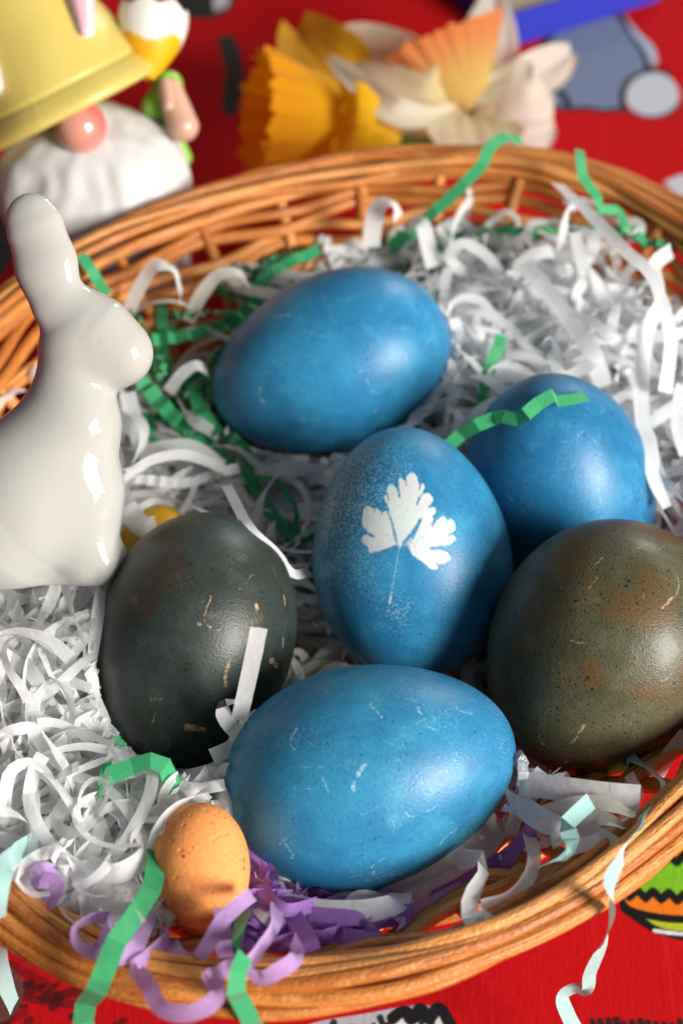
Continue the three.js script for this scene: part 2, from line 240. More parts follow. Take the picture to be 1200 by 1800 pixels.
function eggTexture(o, P) {
  const w = o.leaf ? 2048 : 1024, h = w / 2, cv = document.createElement('canvas'); cv.width = w; cv.height = h; const x = cv.getContext('2d'), R = mulberry(o.seed * 977 + 5);
  // scratches: red channel = pale scratch, green = printed leaf
  x.fillStyle = '#000'; x.fillRect(0, 0, w, h); x.lineCap = 'round';
  const scr = (px0, py0, n, st, a, wd) => { let X = px0, Y = py0, d = a; for (let i = 0; i < n; i++) { const nx = X + Math.cos(d) * st, ny = Y + Math.sin(d) * st; x.strokeStyle = `rgba(255,0,0,${0.25 + R() * 0.75})`; x.lineWidth = wd * (0.5 + R()); if (R() > 0.25) { x.beginPath(); x.moveTo(X, Y); x.lineTo(nx, ny); x.stroke(); } X = nx; Y = ny; d += (R() - 0.5) * 1.0; } };
  for (let i = 0; i < (o.scratches ?? 85); i++) scr(R() * w, h * (0.12 + 0.76 * R()), 3 + R() * 8, 2 + R() * 3, R() * 6.28, 0.7 + R() * 0.9);
  for (const s of o.marks || []) scr(w * (0.5 + s[0]), h * (1 - s[1]), s[2], s[4] || 4, s[3], s[5] || 3);
  if (o.leaf) o.leaf(x, w, h);
  const d = x.getImageData(0, 0, w, h).data, S = o.seed * 13.7, C = o.colors;
  return dataTex(w, h, (u, v, i, j) => {
    const p = P(u, v), X = p.x * 100, Y = p.y * 100, Z = p.z * 100, id = ((h - 1 - j) * w + i) * 4;
    const lo = fbm(X * 0.55 + S, Y * 0.55, Z * 0.55, 3), md = fbm(X * 2.2, Y * 2.2 + S, Z * 2.2, 3), fi = noise(X * 17, Y * 17, Z * 17 + S), fi2 = noise(X * 26 + S, Y * 26, Z * 26);
    let c = mix3(C[0], C[1], sstep(-0.28, 0.35, lo + md * 0.45)); c = mix3(c, C[2], sstep(0.12, 0.5, md) * 0.3); if (!o.mini) { const dr = fbm(X * 2.6 + S, Y * 0.7, Z * 2.6, 3); c = mix3(c, [c[0] * 0.6, c[1] * 0.66, c[2] * 0.74], sstep(0.1, 0.42, dr) * 0.35); c = mix3(c, o.pale, sstep(0.22, 0.5, fbm(X * 1.3, Y * 1.3, Z * 1.3 - S, 4)) * 0.12 * (0.6 + fi)); }
    const g = 1 + 0.16 * fi + 0.12 * fi2; c = [c[0] * g, c[1] * g, c[2] * g];
    const patch = fbm(X * 0.9 + 7, Y * 0.9 + S, Z * 0.9, 3);
    if (o.brown) c = mix3(c, o.brown, sstep(0.02, 0.3, patch + (o.brownSide ? o.brownSide(p) : 0)) * (0.75 + 0.35 * fi));
    for (const [fq, amt] of o.dotSet || [[9, 0.25], [16, 0.35]]) {                                        // round pores and specks, one per cell at most
      const cx = Math.floor(X * fq), cy = Math.floor(Y * fq), cz = Math.floor(Z * fq), h1 = hash3(cx, cy, cz + o.seed * 31), h2 = hash3(cx + 17, cy, cz), h3 = hash3(cx, cy + 29, cz), h4 = hash3(cx, cy, cz + 41);
      if (h1 < amt) { const dd = Math.hypot(X * fq - cx - 0.3 - 0.4 * h2, Y * fq - cy - 0.3 - 0.4 * h3, Z * fq - cz - 0.3 - 0.4 * h4), ra = 0.12 + 0.2 * h1 / amt; c = mix3(c, C[3], 0.85 * sstep(ra, ra * 0.5, dd)); }
    }
    const pw = (o.powder ? o.powder(p) : 0) + sstep(0.1, 0.45, fbm(X * 0.8, Y * 0.8 - S, Z * 0.8, 2)) * (o.haze ?? 0.35); if (pw > 0) c = mix3(c, o.pale, Math.min(0.8, Math.max(0, (fi + fi2) * 1.3 + pw * 0.5 - 0.2)) * Math.min(1, pw));
    const sc = d[id] / 255; if (sc > 0) c = mix3(c, o.pale, sc * (0.35 + 0.65 * sstep(-0.2, 0.25, fi2 + 0.6 * fi)) * (o.scratchMix ?? 0.75));
    let lf = 0; if (o.leaf) { for (let a = -4; a <= 4; a += 2) for (let b = -4; b <= 4; b += 2) lf += d[id + 1 + (a * w + b) * 4] || 0; lf /= 25 * 255; } if (lf > 0) { c = mix3(c, mix3([0.66, 0.66, 0.65], [0.60, 0.68, 0.62], sstep(-0.1, 0.3, md)), sstep(0.22, 1.0, lf + 0.16 * fi + 0.1 * md) * (0.9 + 0.12 * md + 0.05 * fi2)); }
    return c;
  });
}
const BLUE = [[0.022, 0.186, 0.38], [0.034, 0.26, 0.47], [0.075, 0.32, 0.48], [0.012, 0.07, 0.18]], PALE = [0.42, 0.62, 0.68];
// the white print of a parsley leaf on the shell, in millimetres of shell from the middle of the print
function leafPrint(x, w, h) {
  const Lm = 56, Wm = 43.5;                                                     // shell size the print was laid out on
  const pc = (zx, zy) => { const dx = (620 + zx / 6 - 726) / 1.07 / 7.95, dy = -(820 + zy / 6 - 1001) / 1.14 / 7.95 / 0.97; const v = Math.acos(Math.max(-0.98, Math.min(0.98, -dy / (Lm / 2)))) / Math.PI; const r = Wm / 2 * Math.max(0.3, Math.sin(Math.PI * v)); const f = Math.asin(Math.max(-0.98, Math.min(0.98, dx / r))); return [(0.5 + f / 6.283) * w, (1 - v) * h]; };
  const shape = (pts) => { x.beginPath(); const a = pts.map((p) => pc(...p)), n = a.length; x.moveTo((a[n - 1][0] + a[0][0]) / 2, (a[n - 1][1] + a[0][1]) / 2); for (let i = 0; i < n; i++) { const b = a[(i + 1) % n]; x.quadraticCurveTo(...a[i], (a[i][0] + b[0]) / 2, (a[i][1] + b[1]) / 2); } x.closePath(); x.fill(); };
  x.globalCompositeOperation = 'lighter'; x.fillStyle = '#00ff00'; x.strokeStyle = '#00ff00';
  const dense = (p) => { const o = []; p.forEach((a, i) => { const b = p[(i + 1) % p.length]; o.push(a, [(a[0] * 2 + b[0]) / 3, (a[1] * 2 + b[1]) / 3], [(a[0] + b[0] * 2) / 3, (a[1] + b[1] * 2) / 3]); }); return o; };
  shape(dense([[470, 790], [440, 640], [410, 480], [400, 370], [370, 310], [360, 265], [405, 265], [408, 200], [440, 158], [490, 158], [525, 210], [540, 290], [545, 200], [545, 120], [590, 98], [632, 140], [650, 95], [690, 62], [750, 68], [778, 110], [778, 190], [840, 185], [848, 240], [800, 290], [745, 350], [722, 400], [760, 360], [800, 300], [860, 285], [900, 310], [925, 380], [870, 430], [930, 455], [925, 510], [880, 545], [780, 550], [720, 575], [640, 660], [560, 750], [520, 800]]));
  shape(dense([[455, 800], [430, 700], [420, 600], [400, 500], [380, 425], [330, 440], [315, 420], [245, 375], [230, 390], [165, 360], [120, 390], [105, 470], [90, 560], [130, 620], [220, 690], [150, 660], [80, 680], [80, 750], [140, 800], [145, 870], [250, 860], [370, 825]]));
  shape(dense([[570, 850], [640, 745], [700, 650], [760, 560], [830, 540], [885, 550], [885, 600], [870, 630], [940, 580], [1000, 555], [1030, 600], [1090, 605], [1118, 650], [1108, 740], [1010, 770], [1085, 775], [1098, 830], [1040, 875], [900, 885], [800, 890], [900, 910], [980, 950], [1015, 1030], [940, 1080], [870, 1070], [862, 1130], [790, 1120], [740, 1070], [690, 1010], [600, 930]]));
  x.beginPath(); [[430, 690], [560, 640], [640, 700], [590, 850], [500, 830], [440, 815]].forEach((p, i) => (i ? x.lineTo(...pc(...p)) : x.moveTo(...pc(...p)))); x.fillStyle = '#00a000'; x.fill();
  x.lineCap = 'round'; x.strokeStyle = '#00d000'; x.lineWidth = 5; x.beginPath(); [[500, 760], [455, 900], [400, 1100], [340, 1330], [318, 1450]].forEach((p, i) => (i ? x.lineTo(...pc(...p)) : x.moveTo(...pc(...p)))); x.stroke();
  x.lineWidth = 8; x.beginPath(); x.moveTo(...pc(330, 1370)); x.lineTo(...pc(316, 1450)); x.stroke();
  x.globalCompositeOperation = 'source-over'; x.strokeStyle = '#00b400'; x.lineCap = 'round'; x.lineWidth = 2.5;
  for (const ln of [[[490, 780], [560, 560], [660, 300], [700, 110]], [[560, 560], [470, 350], [445, 200]], [[600, 450], [760, 450], [880, 400]], [[450, 790], [300, 640], [180, 450]], [[380, 720], [200, 800], [120, 740]], [[580, 830], [760, 740], [1050, 680]], [[640, 820], [820, 960], [960, 1010]], [[700, 760], [830, 640], [860, 570]]]) { x.beginPath(); ln.forEach((p, i) => (i ? x.lineTo(...pc(...p)) : x.moveTo(...pc(...p)))); x.stroke(); }
  x.strokeStyle = '#000';
  for (const [wd, ...ln] of [[5, [452, 770], [432, 610], [412, 500]], [6, [522, 790], [640, 680], [742, 556]], [6, [545, 150], [541, 300]], [5, [765, 330], [720, 405]], [5, [940, 884], [800, 888]], [5, [945, 436], [850, 442]], [6, [905, 575], [865, 640]], [5, [95, 640], [225, 695]], [4, [1110, 772], [1000, 772]], [4, [318, 400], [325, 470]], [4, [240, 365], [250, 430]], [4, [640, 110], [640, 185]], [4, [800, 190], [775, 250]], [4, [860, 1100], [850, 1040]], [4, [1050, 590], [1020, 650]], [4, [405, 260], [420, 330]]]) { x.lineWidth = wd; x.beginPath(); ln.forEach((p, i) => (i ? x.lineTo(...pc(...p)) : x.moveTo(...pc(...p)))); x.stroke(); }
}
makeEgg('blue_egg', 'plain blue dyed egg farthest back, lying on its side beside the mound of white paper', 'egg', { px: 582, py: 640, h: 0.046, ang: 20, tilt: 2, L: 0.0585, W: 0.0425, k: -0.1, seed: 1, colors: BLUE, pale: PALE, marks: [[-0.1, 0.45, 10, 2.6], [0.05, 0.3, 12, 2.9], [-0.18, 0.4, 8, 2], [0.12, 0.6, 5, 1]] });
makeEgg('blue_egg', 'blue dyed egg at the right with a green paper strip lying across it', 'egg', { px: 980, py: 848, h: 0.043, ang: 105, tilt: 35, L: 0.053, W: 0.043, k: 0.1, seed: 2, colors: [[0.018, 0.158, 0.335], [0.027, 0.22, 0.42], [0.06, 0.29, 0.47], [0.008, 0.05, 0.15]], pale: PALE, marks: [[-0.13, 0.55, 12, 1.2], [-0.1, 0.5, 12, 1.4], [0.02, 0.45, 14, 0.2], [-0.08, 0.35, 10, 1]] });
makeEgg('blue_egg', 'blue dyed egg in the middle with a white parsley leaf print', 'egg', { px: 722, py: 970, h: 0.048, ang: 97, tilt: 8, L: 0.0535, W: 0.0425, k: 0.12, seed: 3, colors: [[0.021, 0.175, 0.355], [0.033, 0.248, 0.45], [0.07, 0.31, 0.48], [0.012, 0.06, 0.16]], pale: [0.3, 0.5, 0.56], leaf: leafPrint, scratches: 12, powder: (p) => sstep(-0.002, -0.016, p.x) * sstep(-0.012, 0.004, p.y) * 0.7 + sstep(0.006, 0.0, Math.hypot(p.x + 0.005, p.y + 0.009)) * 0.5 + sstep(0.004, 0.016, p.y) * sstep(0.006, -0.008, p.x) * 0.5 });
makeEgg('dark_egg', 'dark grey green egg with tan flecks in front of the white bunny', 'egg', { px: 343, py: 1130, h: 0.046, ang: 78, tilt: -4, L: 0.054, W: 0.0402, k: -0.08, seed: 4, colors: [[0.028, 0.035, 0.03], [0.038, 0.055, 0.049], [0.05, 0.075, 0.074], [0.006, 0.007, 0.006]], brown: [0.05, 0.034, 0.025], brownSide: (p) => -0.2 - p.x * 14, pale: [0.62, 0.38, 0.2], scratches: 30, haze: 0.1, scratchMix: 0.85, dotSet: [[9, 0.3], [16, 0.45], [24, 0.4]], rough: 0.4, marks: [[0.02, 0.62, 12, 1.5, 5, 2], [0.07, 0.5, 10, 1.4, 4, 5], [0.15, 0.5, 6, 0, 4, 6], [0.17, 0.66, 4, 1.2, 4, 5], [0.17, 0.56, 4, 1, 4, 7], [0.2, 0.5, 7, 1.3, 4, 4], [-0.05, 0.36, 3, 0.6, 4, 6], [0.03, 0.3, 6, 0.2, 4, 7], [0.05, 0.3, 5, 0.1, 4, 7], [0.01, 0.55, 1, 0, 3, 5], [0.1, 0.62, 2, 1, 3, 5]] });
makeEgg('brown_egg', 'shiny olive brown speckled egg at the right edge of the basket', 'egg', { px: 1062, py: 1140, h: 0.049, ang: 62, tilt: 6, L: 0.0535, W: 0.0468, k: -0.05, seed: 5, colors: [[0.056, 0.053, 0.024], [0.09, 0.087, 0.046], [0.14, 0.145, 0.1], [0.006, 0.005, 0.004]], brown: [0.11, 0.056, 0.015], brownSide: (p) => p.y * 7 - 0.02, pale: [0.6, 0.42, 0.24], scratches: 40, haze: 0.08, scratchMix: 0.75, dotSet: [[6, 0.2], [10, 0.55], [16, 0.75], [24, 0.7]], rough: 0.46, coat: 0.12, coatRough: 0.2, bump: 0.00006, marks: [[0.02, 0.78, 14, 0.4, 5, 3], [0.05, 0.8, 8, 0.6, 4, 4], [0.0, 0.34, 9, 1.4, 4, 4], [-0.06, 0.24, 9, 0.8, 4, 3], [0.02, 0.2, 3, 1, 3, 6], [0.07, 0.25, 10, 1.6, 4, 3]] });
makeEgg('blue_egg', 'blue dyed egg nearest the camera, lying behind the small orange egg', 'egg', { px: 650, py: 1362, h: 0.048, ang: 17, tilt: 4, L: 0.0565, W: 0.0425, k: 0.13, seed: 6, colors: [[0.024, 0.183, 0.36], [0.034, 0.248, 0.43], [0.075, 0.3, 0.45], [0.014, 0.08, 0.2]], pale: [0.5, 0.7, 0.76], scratches: 70, marks: [[-0.04, 0.52, 9, 0.9, 4, 4], [-0.13, 0.56, 8, 0.2, 4, 2], [-0.1, 0.66, 9, 2.6, 4, 3], [-0.12, 0.75, 8, 0.3, 4, 2], [0.03, 0.3, 12, 0.2, 4, 2], [0.1, 0.5, 10, 1.4, 4, 2], [0.12, 0.66, 8, 1.5, 4, 2], [-0.12, 0.4, 9, 0.4, 4, 3], [0.0, 0.9, 12, 1.5, 3, 2]] });
makeEgg('mini_egg', 'small orange decorative egg with dark specks in the front left', 'egg', { px: 356, py: 1531, h: 0.051, ang: 96, tilt: 2, L: 0.0246, W: 0.0172, k: -0.1, seed: 7, mini: true, colors: [[0.8, 0.285, 0.08], [0.82, 0.305, 0.09], [0.84, 0.32, 0.1], [0.08, 0.03, 0.015]], pale: [0.8, 0.34, 0.12], scratches: 6, scratchMix: 0.3, dotSet: [[4, 0.13], [7, 0.14], [12, 0.1]], rough: 0.8, marks: [] });
makeEgg('mini_egg', 'small yellow decorative egg mostly hidden between white bunny and dark egg', 'egg', { px: 262, py: 968, h: 0.03, ang: 60, tilt: 0, L: 0.0225, W: 0.0165, k: 0.1, seed: 8, mini: true, colors: [[0.55, 0.3, 0.01], [0.6, 0.34, 0.015], [0.62, 0.38, 0.03], [0.1, 0.05, 0.01]], pale: [0.7, 0.5, 0.1], scratches: 5, dotSet: [[8, 0.15]], rough: 0.6 });

// ---------------------------------------------------------------- white ceramic bunny, leaning back in the paper
{
  const base = at(100, 1024, 0.056), s = 1 / 8800;                              // metres per photograph pixel of its side view
  const f = (p) => {
    const x = p[0] / s + 100, y = 1025 - p[1] / s, z = p[2] / s, zs = z / 0.78;
    const P = [x, y, zs], k = 60;
    let d = capsule(P, [10, 900, 0], [60, 830, 0], 112, 92);
    d = smin(d, capsule(P, [60, 830, 0], [135, 735, 0], 92, 74), 70);           // back and shoulder
    d = smin(d, capsule(P, [130, 770, 0], [160, 860, 0], 80, 52), 60);          // chest
    d = smin(d, capsule(P, [158, 860, 8], [166, 975, 14], 52, 36), 50);         // forelegs
    d = smin(d, capsule(P, [160, 860, -20], [176, 968, -30], 46, 32), 40);
    d = smin(d, capsule(P, [160, 988, 12], [184, 990, 14], 34, 28), 36);
    d = smin(d, capsule(P, [172, 982, -30], [196, 984, -32], 30, 26), 30);
    d = smin(d, capsule(P, [0, 930, 30], [40, 900, 34], 92, 74), 120);           // haunch
    d = smin(d, capsule(P, [130, 735, 0], [146, 620, 0], 62, 68), 44);          // neck
    d = smin(d, capsule(P, [160, 582, 0], [208, 606, 0], 68, 60), 30);          // head
    d = smin(d, capsule(P, [205, 610, 0], [230, 620, 0], 52, 47), 34);          // muzzle
    const sh = 14 * sstep(600, 345, y), E1 = [x - sh, y, (z - 20) / 0.55], E2 = [x - sh, y, (z + 40) / 0.55];           // ears, flatter than the head
    d = smin(d, capsule(E1, [116, 530, 0], [92, 462, 0], 46, 50), 22);
    d = smin(d, smin(capsule(E1, [92, 462, 0], [69, 397, 0], 50, 44), capsule(E1, [69, 397, 0], [61, 380, 0], 44, 36), 30), 24);
    d = smin(d, capsule(P, [128, 522, 10], [182, 570, 4], 36, 58), 24);        // brow
    d = smin(d, capsule(E2, [108, 540, 0], [80, 440, 0], 40, 40), 20);
    d = smin(d, capsule(E2, [80, 440, 0], [62, 398, 0], 40, 28), 14);
    d = smin(d, capsule(P, [-60, 1000, 0], [168, 1004, 0], 26, 26), 30);        // foot of the casting
    const eye = Math.hypot(x - 196, y - 590, z - 56) - 5; d = -smin(-d, eye + 4, 6);
    d = Math.max(d, y - 1027);
    return d * s * 0.5;
  };
  const mat = new THREE.MeshPhysicalMaterial({ color: new THREE.Color(0.435, 0.428, 0.4), roughness: 0.6, specularIntensity: 0.3, clearcoat: 1, clearcoatRoughness: 0.02 });
  const geo = sdfMesh(f, [-0.002, 0.041, 0], 0.047, 128);
  const up = CU.clone().multiplyScalar(Math.cos(0.14)).addScaledVector(CZ, Math.sin(0.14)).normalize();
  const xx = CX.clone().addScaledVector(CZ, 0.08).normalize(), zz = xx.clone().cross(up).normalize(), x2 = up.clone().cross(zz);
  const m = mesh('bunny_figurine', geo, mat); m.applyMatrix4(new THREE.Matrix4().makeBasis(x2, up, zz).setPosition(base));
  tag(m, 'glossy white ceramic bunny figurine leaning at the left edge of the basket', 'figurine');
}
const BUNNY = { a: at(60, 900, 0.05), b: at(140, 620, 0.085), r: 0.02 };

// ---------------------------------------------------------------- paper shreds
const REFN = V(0.12, 0.75, 0.64).normalize();
function frame(pts, rolls, i) {
  const n = pts.length, T = pts[Math.min(n - 1, i + 1)].clone().sub(pts[Math.max(0, i - 1)]).normalize();
  let side = T.clone().cross(REFN); if (side.lengthSq() < 0.02) side = T.clone().cross(V(1, 0, 0)); side.normalize();
  const N = side.clone().cross(T).normalize(), r = rolls[i];
  return { T, side: side.clone().multiplyScalar(Math.cos(r)).addScaledVector(N, Math.sin(r)), N: N.clone().multiplyScalar(Math.cos(r)).addScaledVector(side, -Math.sin(r)) };
}
function ribbonGeo(pts, rolls, width, { zig = 0, cup = 0, taper = 1, flat = false } = {}) {
  const n = pts.length, pos = [], nor = [], uv = [], idx = [], L = [], Cc = [], Rr = [], Ns = []; let len = 0;
  for (let i = 0; i < n; i++) {
    const { side, N } = frame(pts, rolls, i); if (i) len += pts[i].distanceTo(pts[i - 1]);
    const p = pts[i].clone().addScaledVector(N, zig ? zig * (i % 2 ? 1 : -1) * (1 + 0.75 * noise(i * 1.7, pts[0].x * 900, 3)) : 0), w = width / 2 * (i === 0 || i === n - 1 ? taper : 1);
    L.push(p.clone().addScaledVector(side, -w)); Cc.push(p.clone().addScaledVector(N, -cup * width)); Rr.push(p.clone().addScaledVector(side, w)); Ns.push([N, side, len]);
  }
  if (zig || flat) {
    for (let i = 0; i + 1 < n; i++) {
      const a = L[i], b = Rr[i], c = L[i + 1], d = Rr[i + 1], nn = b.clone().sub(a).cross(c.clone().sub(a)).normalize(), o = pos.length / 3;
      for (const [q, s, k] of [[a, 0, i], [b, 1, i], [c, 0, i + 1], [d, 1, i + 1]]) { pos.push(q.x, q.y, q.z); nor.push(nn.x, nn.y, nn.z); uv.push(Ns[k][2] / 0.02, s * 0.2); }
      idx.push(o, o + 1, o + 3, o, o + 3, o + 2);
    }
  } else {
    for (let i = 0; i < n; i++) for (const [q, s] of [[L[i], -1], [Cc[i], 0], [Rr[i], 1]]) { pos.push(q.x, q.y, q.z); const m = Ns[i][0].clone().addScaledVector(Ns[i][1], -s * cup * 2).normalize(); nor.push(m.x, m.y, m.z); uv.push(Ns[i][2] / 0.02, (s + 1) * 0.1); }
    for (let i = 0; i + 1 < n; i++) for (let s = 0; s < 2; s++) { const o = i * 3 + s; idx.push(o, o + 1, o + 4, o, o + 4, o + 3); }
  }
  const g = new THREE.BufferGeometry(); g.setAttribute('position', new THREE.Float32BufferAttribute(pos, 3)); g.setAttribute('normal', new THREE.Float32BufferAttribute(nor, 3)); g.setAttribute('uv', new THREE.Float32BufferAttribute(uv, 2)); g.setIndex(idx); return g;
}
const PTEX = dataTex(256, 256, (u, v) => { const s = 0.95 + 0.09 * fbm(u * 8, v * 30, 3) + 0.05 * noise(u * 60, v * 60, 2); return [s, s, s]; });
const PBUMP = dataTex(256, 256, (u, v) => { const s = 0.5 + 0.6 * fbm(u * 5, v * 5, 8); return [s, s, s]; }, false);
const paper = (r, g, b, tr = 0.3) => new THREE.MeshPhysicalMaterial({ color: new THREE.Color(r, g, b), map: PTEX, bumpMap: PBUMP, bumpScale: 0.0003, roughness: 0.88, transmission: tr, thickness: 0, clearcoat: 0.2, clearcoatRoughness: 0.4, side: THREE.DoubleSide });
const PM = {
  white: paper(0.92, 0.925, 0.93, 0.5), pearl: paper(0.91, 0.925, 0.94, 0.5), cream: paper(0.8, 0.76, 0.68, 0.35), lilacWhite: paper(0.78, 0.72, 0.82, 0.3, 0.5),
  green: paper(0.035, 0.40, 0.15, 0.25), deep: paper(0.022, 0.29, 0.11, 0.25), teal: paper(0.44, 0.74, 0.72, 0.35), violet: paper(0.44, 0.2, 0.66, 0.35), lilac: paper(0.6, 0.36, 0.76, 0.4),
};
function hero(name, label, mat, w, ctrl, o = {}) {
  const P = ctrl.map((c) => at(c[0], c[1], c[2])), rl = ctrl.map((c) => THREE.MathUtils.degToRad(c[3] || 0));
  const cv = new THREE.CatmullRomCurve3(P, false, 'centripetal'), len = cv.getLength(), period = o.period || 0.0036, n = o.zig ? Math.max(3, Math.round(len / (period / 2))) : Math.max(10, Math.round(len / (o.step || 0.0012)));
  const pts = [], rolls = [];
  for (let i = 0; i <= n; i++) { const t = o.zig && i && i < n ? (i + 0.6 * noise(i * 2.3, len * 900, 6)) / n : i / n; pts.push(cv.getPoint(t)); const q = t * (ctrl.length - 1), k = Math.min(ctrl.length - 2, Math.floor(q)); rolls.push(rl[k] + (rl[k + 1] - rl[k]) * sstep(0, 1, q - k) + (o.wob ?? 0.12) * noise(t * len * 120, w * 1e4 + ctrl[0][0], 2)); }
  // keep the shred off the shells
  for (const p of pts) for (const e of EGGS) pushOut(p, e, 1.025);
  const m = mesh(name, ribbonGeo(pts, rolls, w, { zig: o.zig, cup: o.cup ?? 0.06, flat: o.flat }), mat);
  return tag(m, label, 'paper shred', o.group);
}
function eggLevel(p, e) { const q = p.clone().applyMatrix4(e.inv), v = Math.acos(Math.max(-1, Math.min(1, -q.y / (e.L / 2)))) / Math.PI; const yy = q.y / (e.L / 2); return { q, f: Math.hypot(q.x / (e.W / 2), q.z / (e.W / 2), yy) }; }
function pushOut(p, e, m) { const { q, f } = eggLevel(p, e); if (f < m) { q.multiplyScalar(m / Math.max(f, 0.05)); p.copy(q.applyMatrix4(e.M)); return true; } return false; }
function hidesEgg(p) {
  for (const e of EGGS) {
    const o = p.clone().applyMatrix4(e.inv), c = EYE.clone().applyMatrix4(e.inv), sx = 2 / e.W, sy = 2 / e.L;
    const O = V(o.x * sx, o.y * sy, o.z * sx), D = o.clone().sub(c); D.set(D.x * sx, D.y * sy, D.z * sx).normalize();
    const b = O.dot(D), cc = O.lengthSq() - 0.98, ds = b * b - cc; if (ds > 0 && -b > 0) return true;
  }
  return false;
}
function shredPath(p0, o) {
  const pts = [p0.clone()], rolls = []; const curl = rnd() < (o.curly ?? 0.16) ? 1 : 0.3;
  let yaw = rr(0, 6.283), pit = rr(-0.3, 0.4), roll = rr(-1.3, 1.3), yr = rr(-0.3, 0.3) * curl, pr = rr(-0.25, 0.25) * curl, rl = rr(-0.1, 0.1);
  rolls.push(roll); const n = Math.round(rr(o.n0 ?? 28, o.n1 ?? 72)), st = 0.0014, p = p0.clone(), mid = p0.y, sd = rnd() * 90, slack = o.drop ?? 0.005;
  for (let i = 0; i < n; i++) {
    if (rnd() < 0.06) { yr = rr(-0.34, 0.34) * curl; pr = rr(-0.3, 0.3) * curl; rl = rr(-0.22, 0.22); }
    if (rnd() < (o.kink ?? 0.03)) { yaw += rr(-1.7, 1.7); pit += rr(-0.9, 0.9); roll += rr(-0.7, 0.7); }
    yaw += yr + 0.1 * noise(i * 0.45, sd, 0); pit += pr + 0.16 * noise(i * 0.5, sd, 4); pit += (mid - p.y) / slack * 0.16; pit *= 0.94; roll += rl;
    p.add(V(Math.cos(yaw) * Math.cos(pit) * st, Math.sin(pit) * st, Math.sin(yaw) * Math.cos(pit) * st));
    for (const e of EGGS) pushOut(p, e, 1.06);
    const r = bkRatio(p, 0.004); if (r > 1) { p.y += 0.0008; const k = 0.5 + 0.5 / r; p.x = BK.c.x + (p.x - BK.c.x) * k; p.z = BK.c.z + (p.z - BK.c.z) * k; yaw += 0.35; if (r > 1.06) break; }
    if (hidesEgg(p)) break;
    pts.push(p.clone()); rolls.push(roll);
  }
  return pts.length > 6 ? { pts, rolls } : null;
}
function mass(name, label, mats, regions, o = {}) {
  const geos = [];
  for (const [cx, cy, rx, ry, n, h0, h1] of regions) for (let k = 0; k < n; k++) {
    const a = rnd() * 6.283, r = Math.sqrt(rnd()); const h = h0 + (h1 - h0) * Math.pow(rnd(), 0.8), p = at(cx + Math.cos(a) * r * rx, cy + Math.sin(a) * r * ry, h);
    if (bkRatio(p, 0.006) > 1 || p.y < 0.007) continue; if (EGGS.some((e) => eggLevel(p, e).f < 1.06)) continue;
    const s = shredPath(p, o); if (!s) continue;
    geos.push(ribbonGeo(s.pts, s.rolls, rr(o.w0 ?? 0.0016, o.w1 ?? 0.0029), o.zig ? { zig: 0.0007 } : rnd() < 0.16 ? { zig: rr(0.00015, 0.0004) } : { cup: rr(-0.12, 0.12), flat: rnd() < 0.2 }));
  }
  const m = mesh(name, mergeGeometries(geos), mats); m.userData = { label, category: 'shredded paper', kind: 'stuff' }; return m;
}
const LEFT = [[120, 1290, 160, 280, 620, 0.02, 0.046], [110, 1100, 120, 110, 300, 0.022, 0.05], [170, 1480, 130, 100, 260, 0.03, 0.05], [150, 1530, 80, 45, 60, 0.042, 0.052], [130, 1300, 150, 260, 90, 0.05, 0.054]];
const RIGHT = [[860, 590, 200, 110, 760, 0.022, 0.046], [1120, 770, 110, 210, 170, 0.015, 0.04], [660, 470, 80, 30, 50, 0.03, 0.04]];
const MID = [[400, 860, 200, 110, 260, 0.012, 0.03], [260, 800, 60, 130, 90, 0.02, 0.036]];
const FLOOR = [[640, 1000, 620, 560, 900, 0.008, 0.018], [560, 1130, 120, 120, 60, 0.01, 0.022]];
const FRONT = [[430, 1400, 110, 60, 70, 0.02, 0.034], [680, 1510, 270, 120, 340, 0.014, 0.038], [960, 1400, 130, 60, 60, 0.018, 0.032], [1080, 1350, 110, 50, 90, 0.02, 0.034], [1050, 1352, 130, 22, 34, 0.042, 0.05], [870, 1480, 70, 50, 18, 0.036, 0.044], [700, 1570, 140, 20, 12, 0.034, 0.042]];
mass('shredded_paper', 'heap of bright white shredded paper below the bunny at the left', PM.white, LEFT);
mass('shredded_paper', 'pearly white shredded paper mound behind the right hand eggs', PM.pearl, RIGHT, { w0: 0.0016, w1: 0.0032 });
mass('shredded_paper', 'curled white shredded paper between the bunny, the dark egg and the back blue egg', PM.white, MID);
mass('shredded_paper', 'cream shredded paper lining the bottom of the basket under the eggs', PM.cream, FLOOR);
mass('shredded_paper', 'white shredded paper in front of and under the nearest blue egg', PM.white, FRONT, { n0: 16, n1: 36 });
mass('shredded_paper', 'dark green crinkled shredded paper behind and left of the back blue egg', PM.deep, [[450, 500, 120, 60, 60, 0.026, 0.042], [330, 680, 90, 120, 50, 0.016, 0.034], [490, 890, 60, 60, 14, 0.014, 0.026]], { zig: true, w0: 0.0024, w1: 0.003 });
mass('shredded_paper', 'purple shredded paper tangle along the front wall of the basket', PM.violet, [[540, 1600, 110, 45, 110, 0.03, 0.048], [790, 1550, 130, 55, 110, 0.022, 0.042], [80, 1552, 40, 30, 7, 0.044, 0.052]], { w0: 0.003, w1: 0.0042, drop: 0.003, n0: 10, n1: 24 });

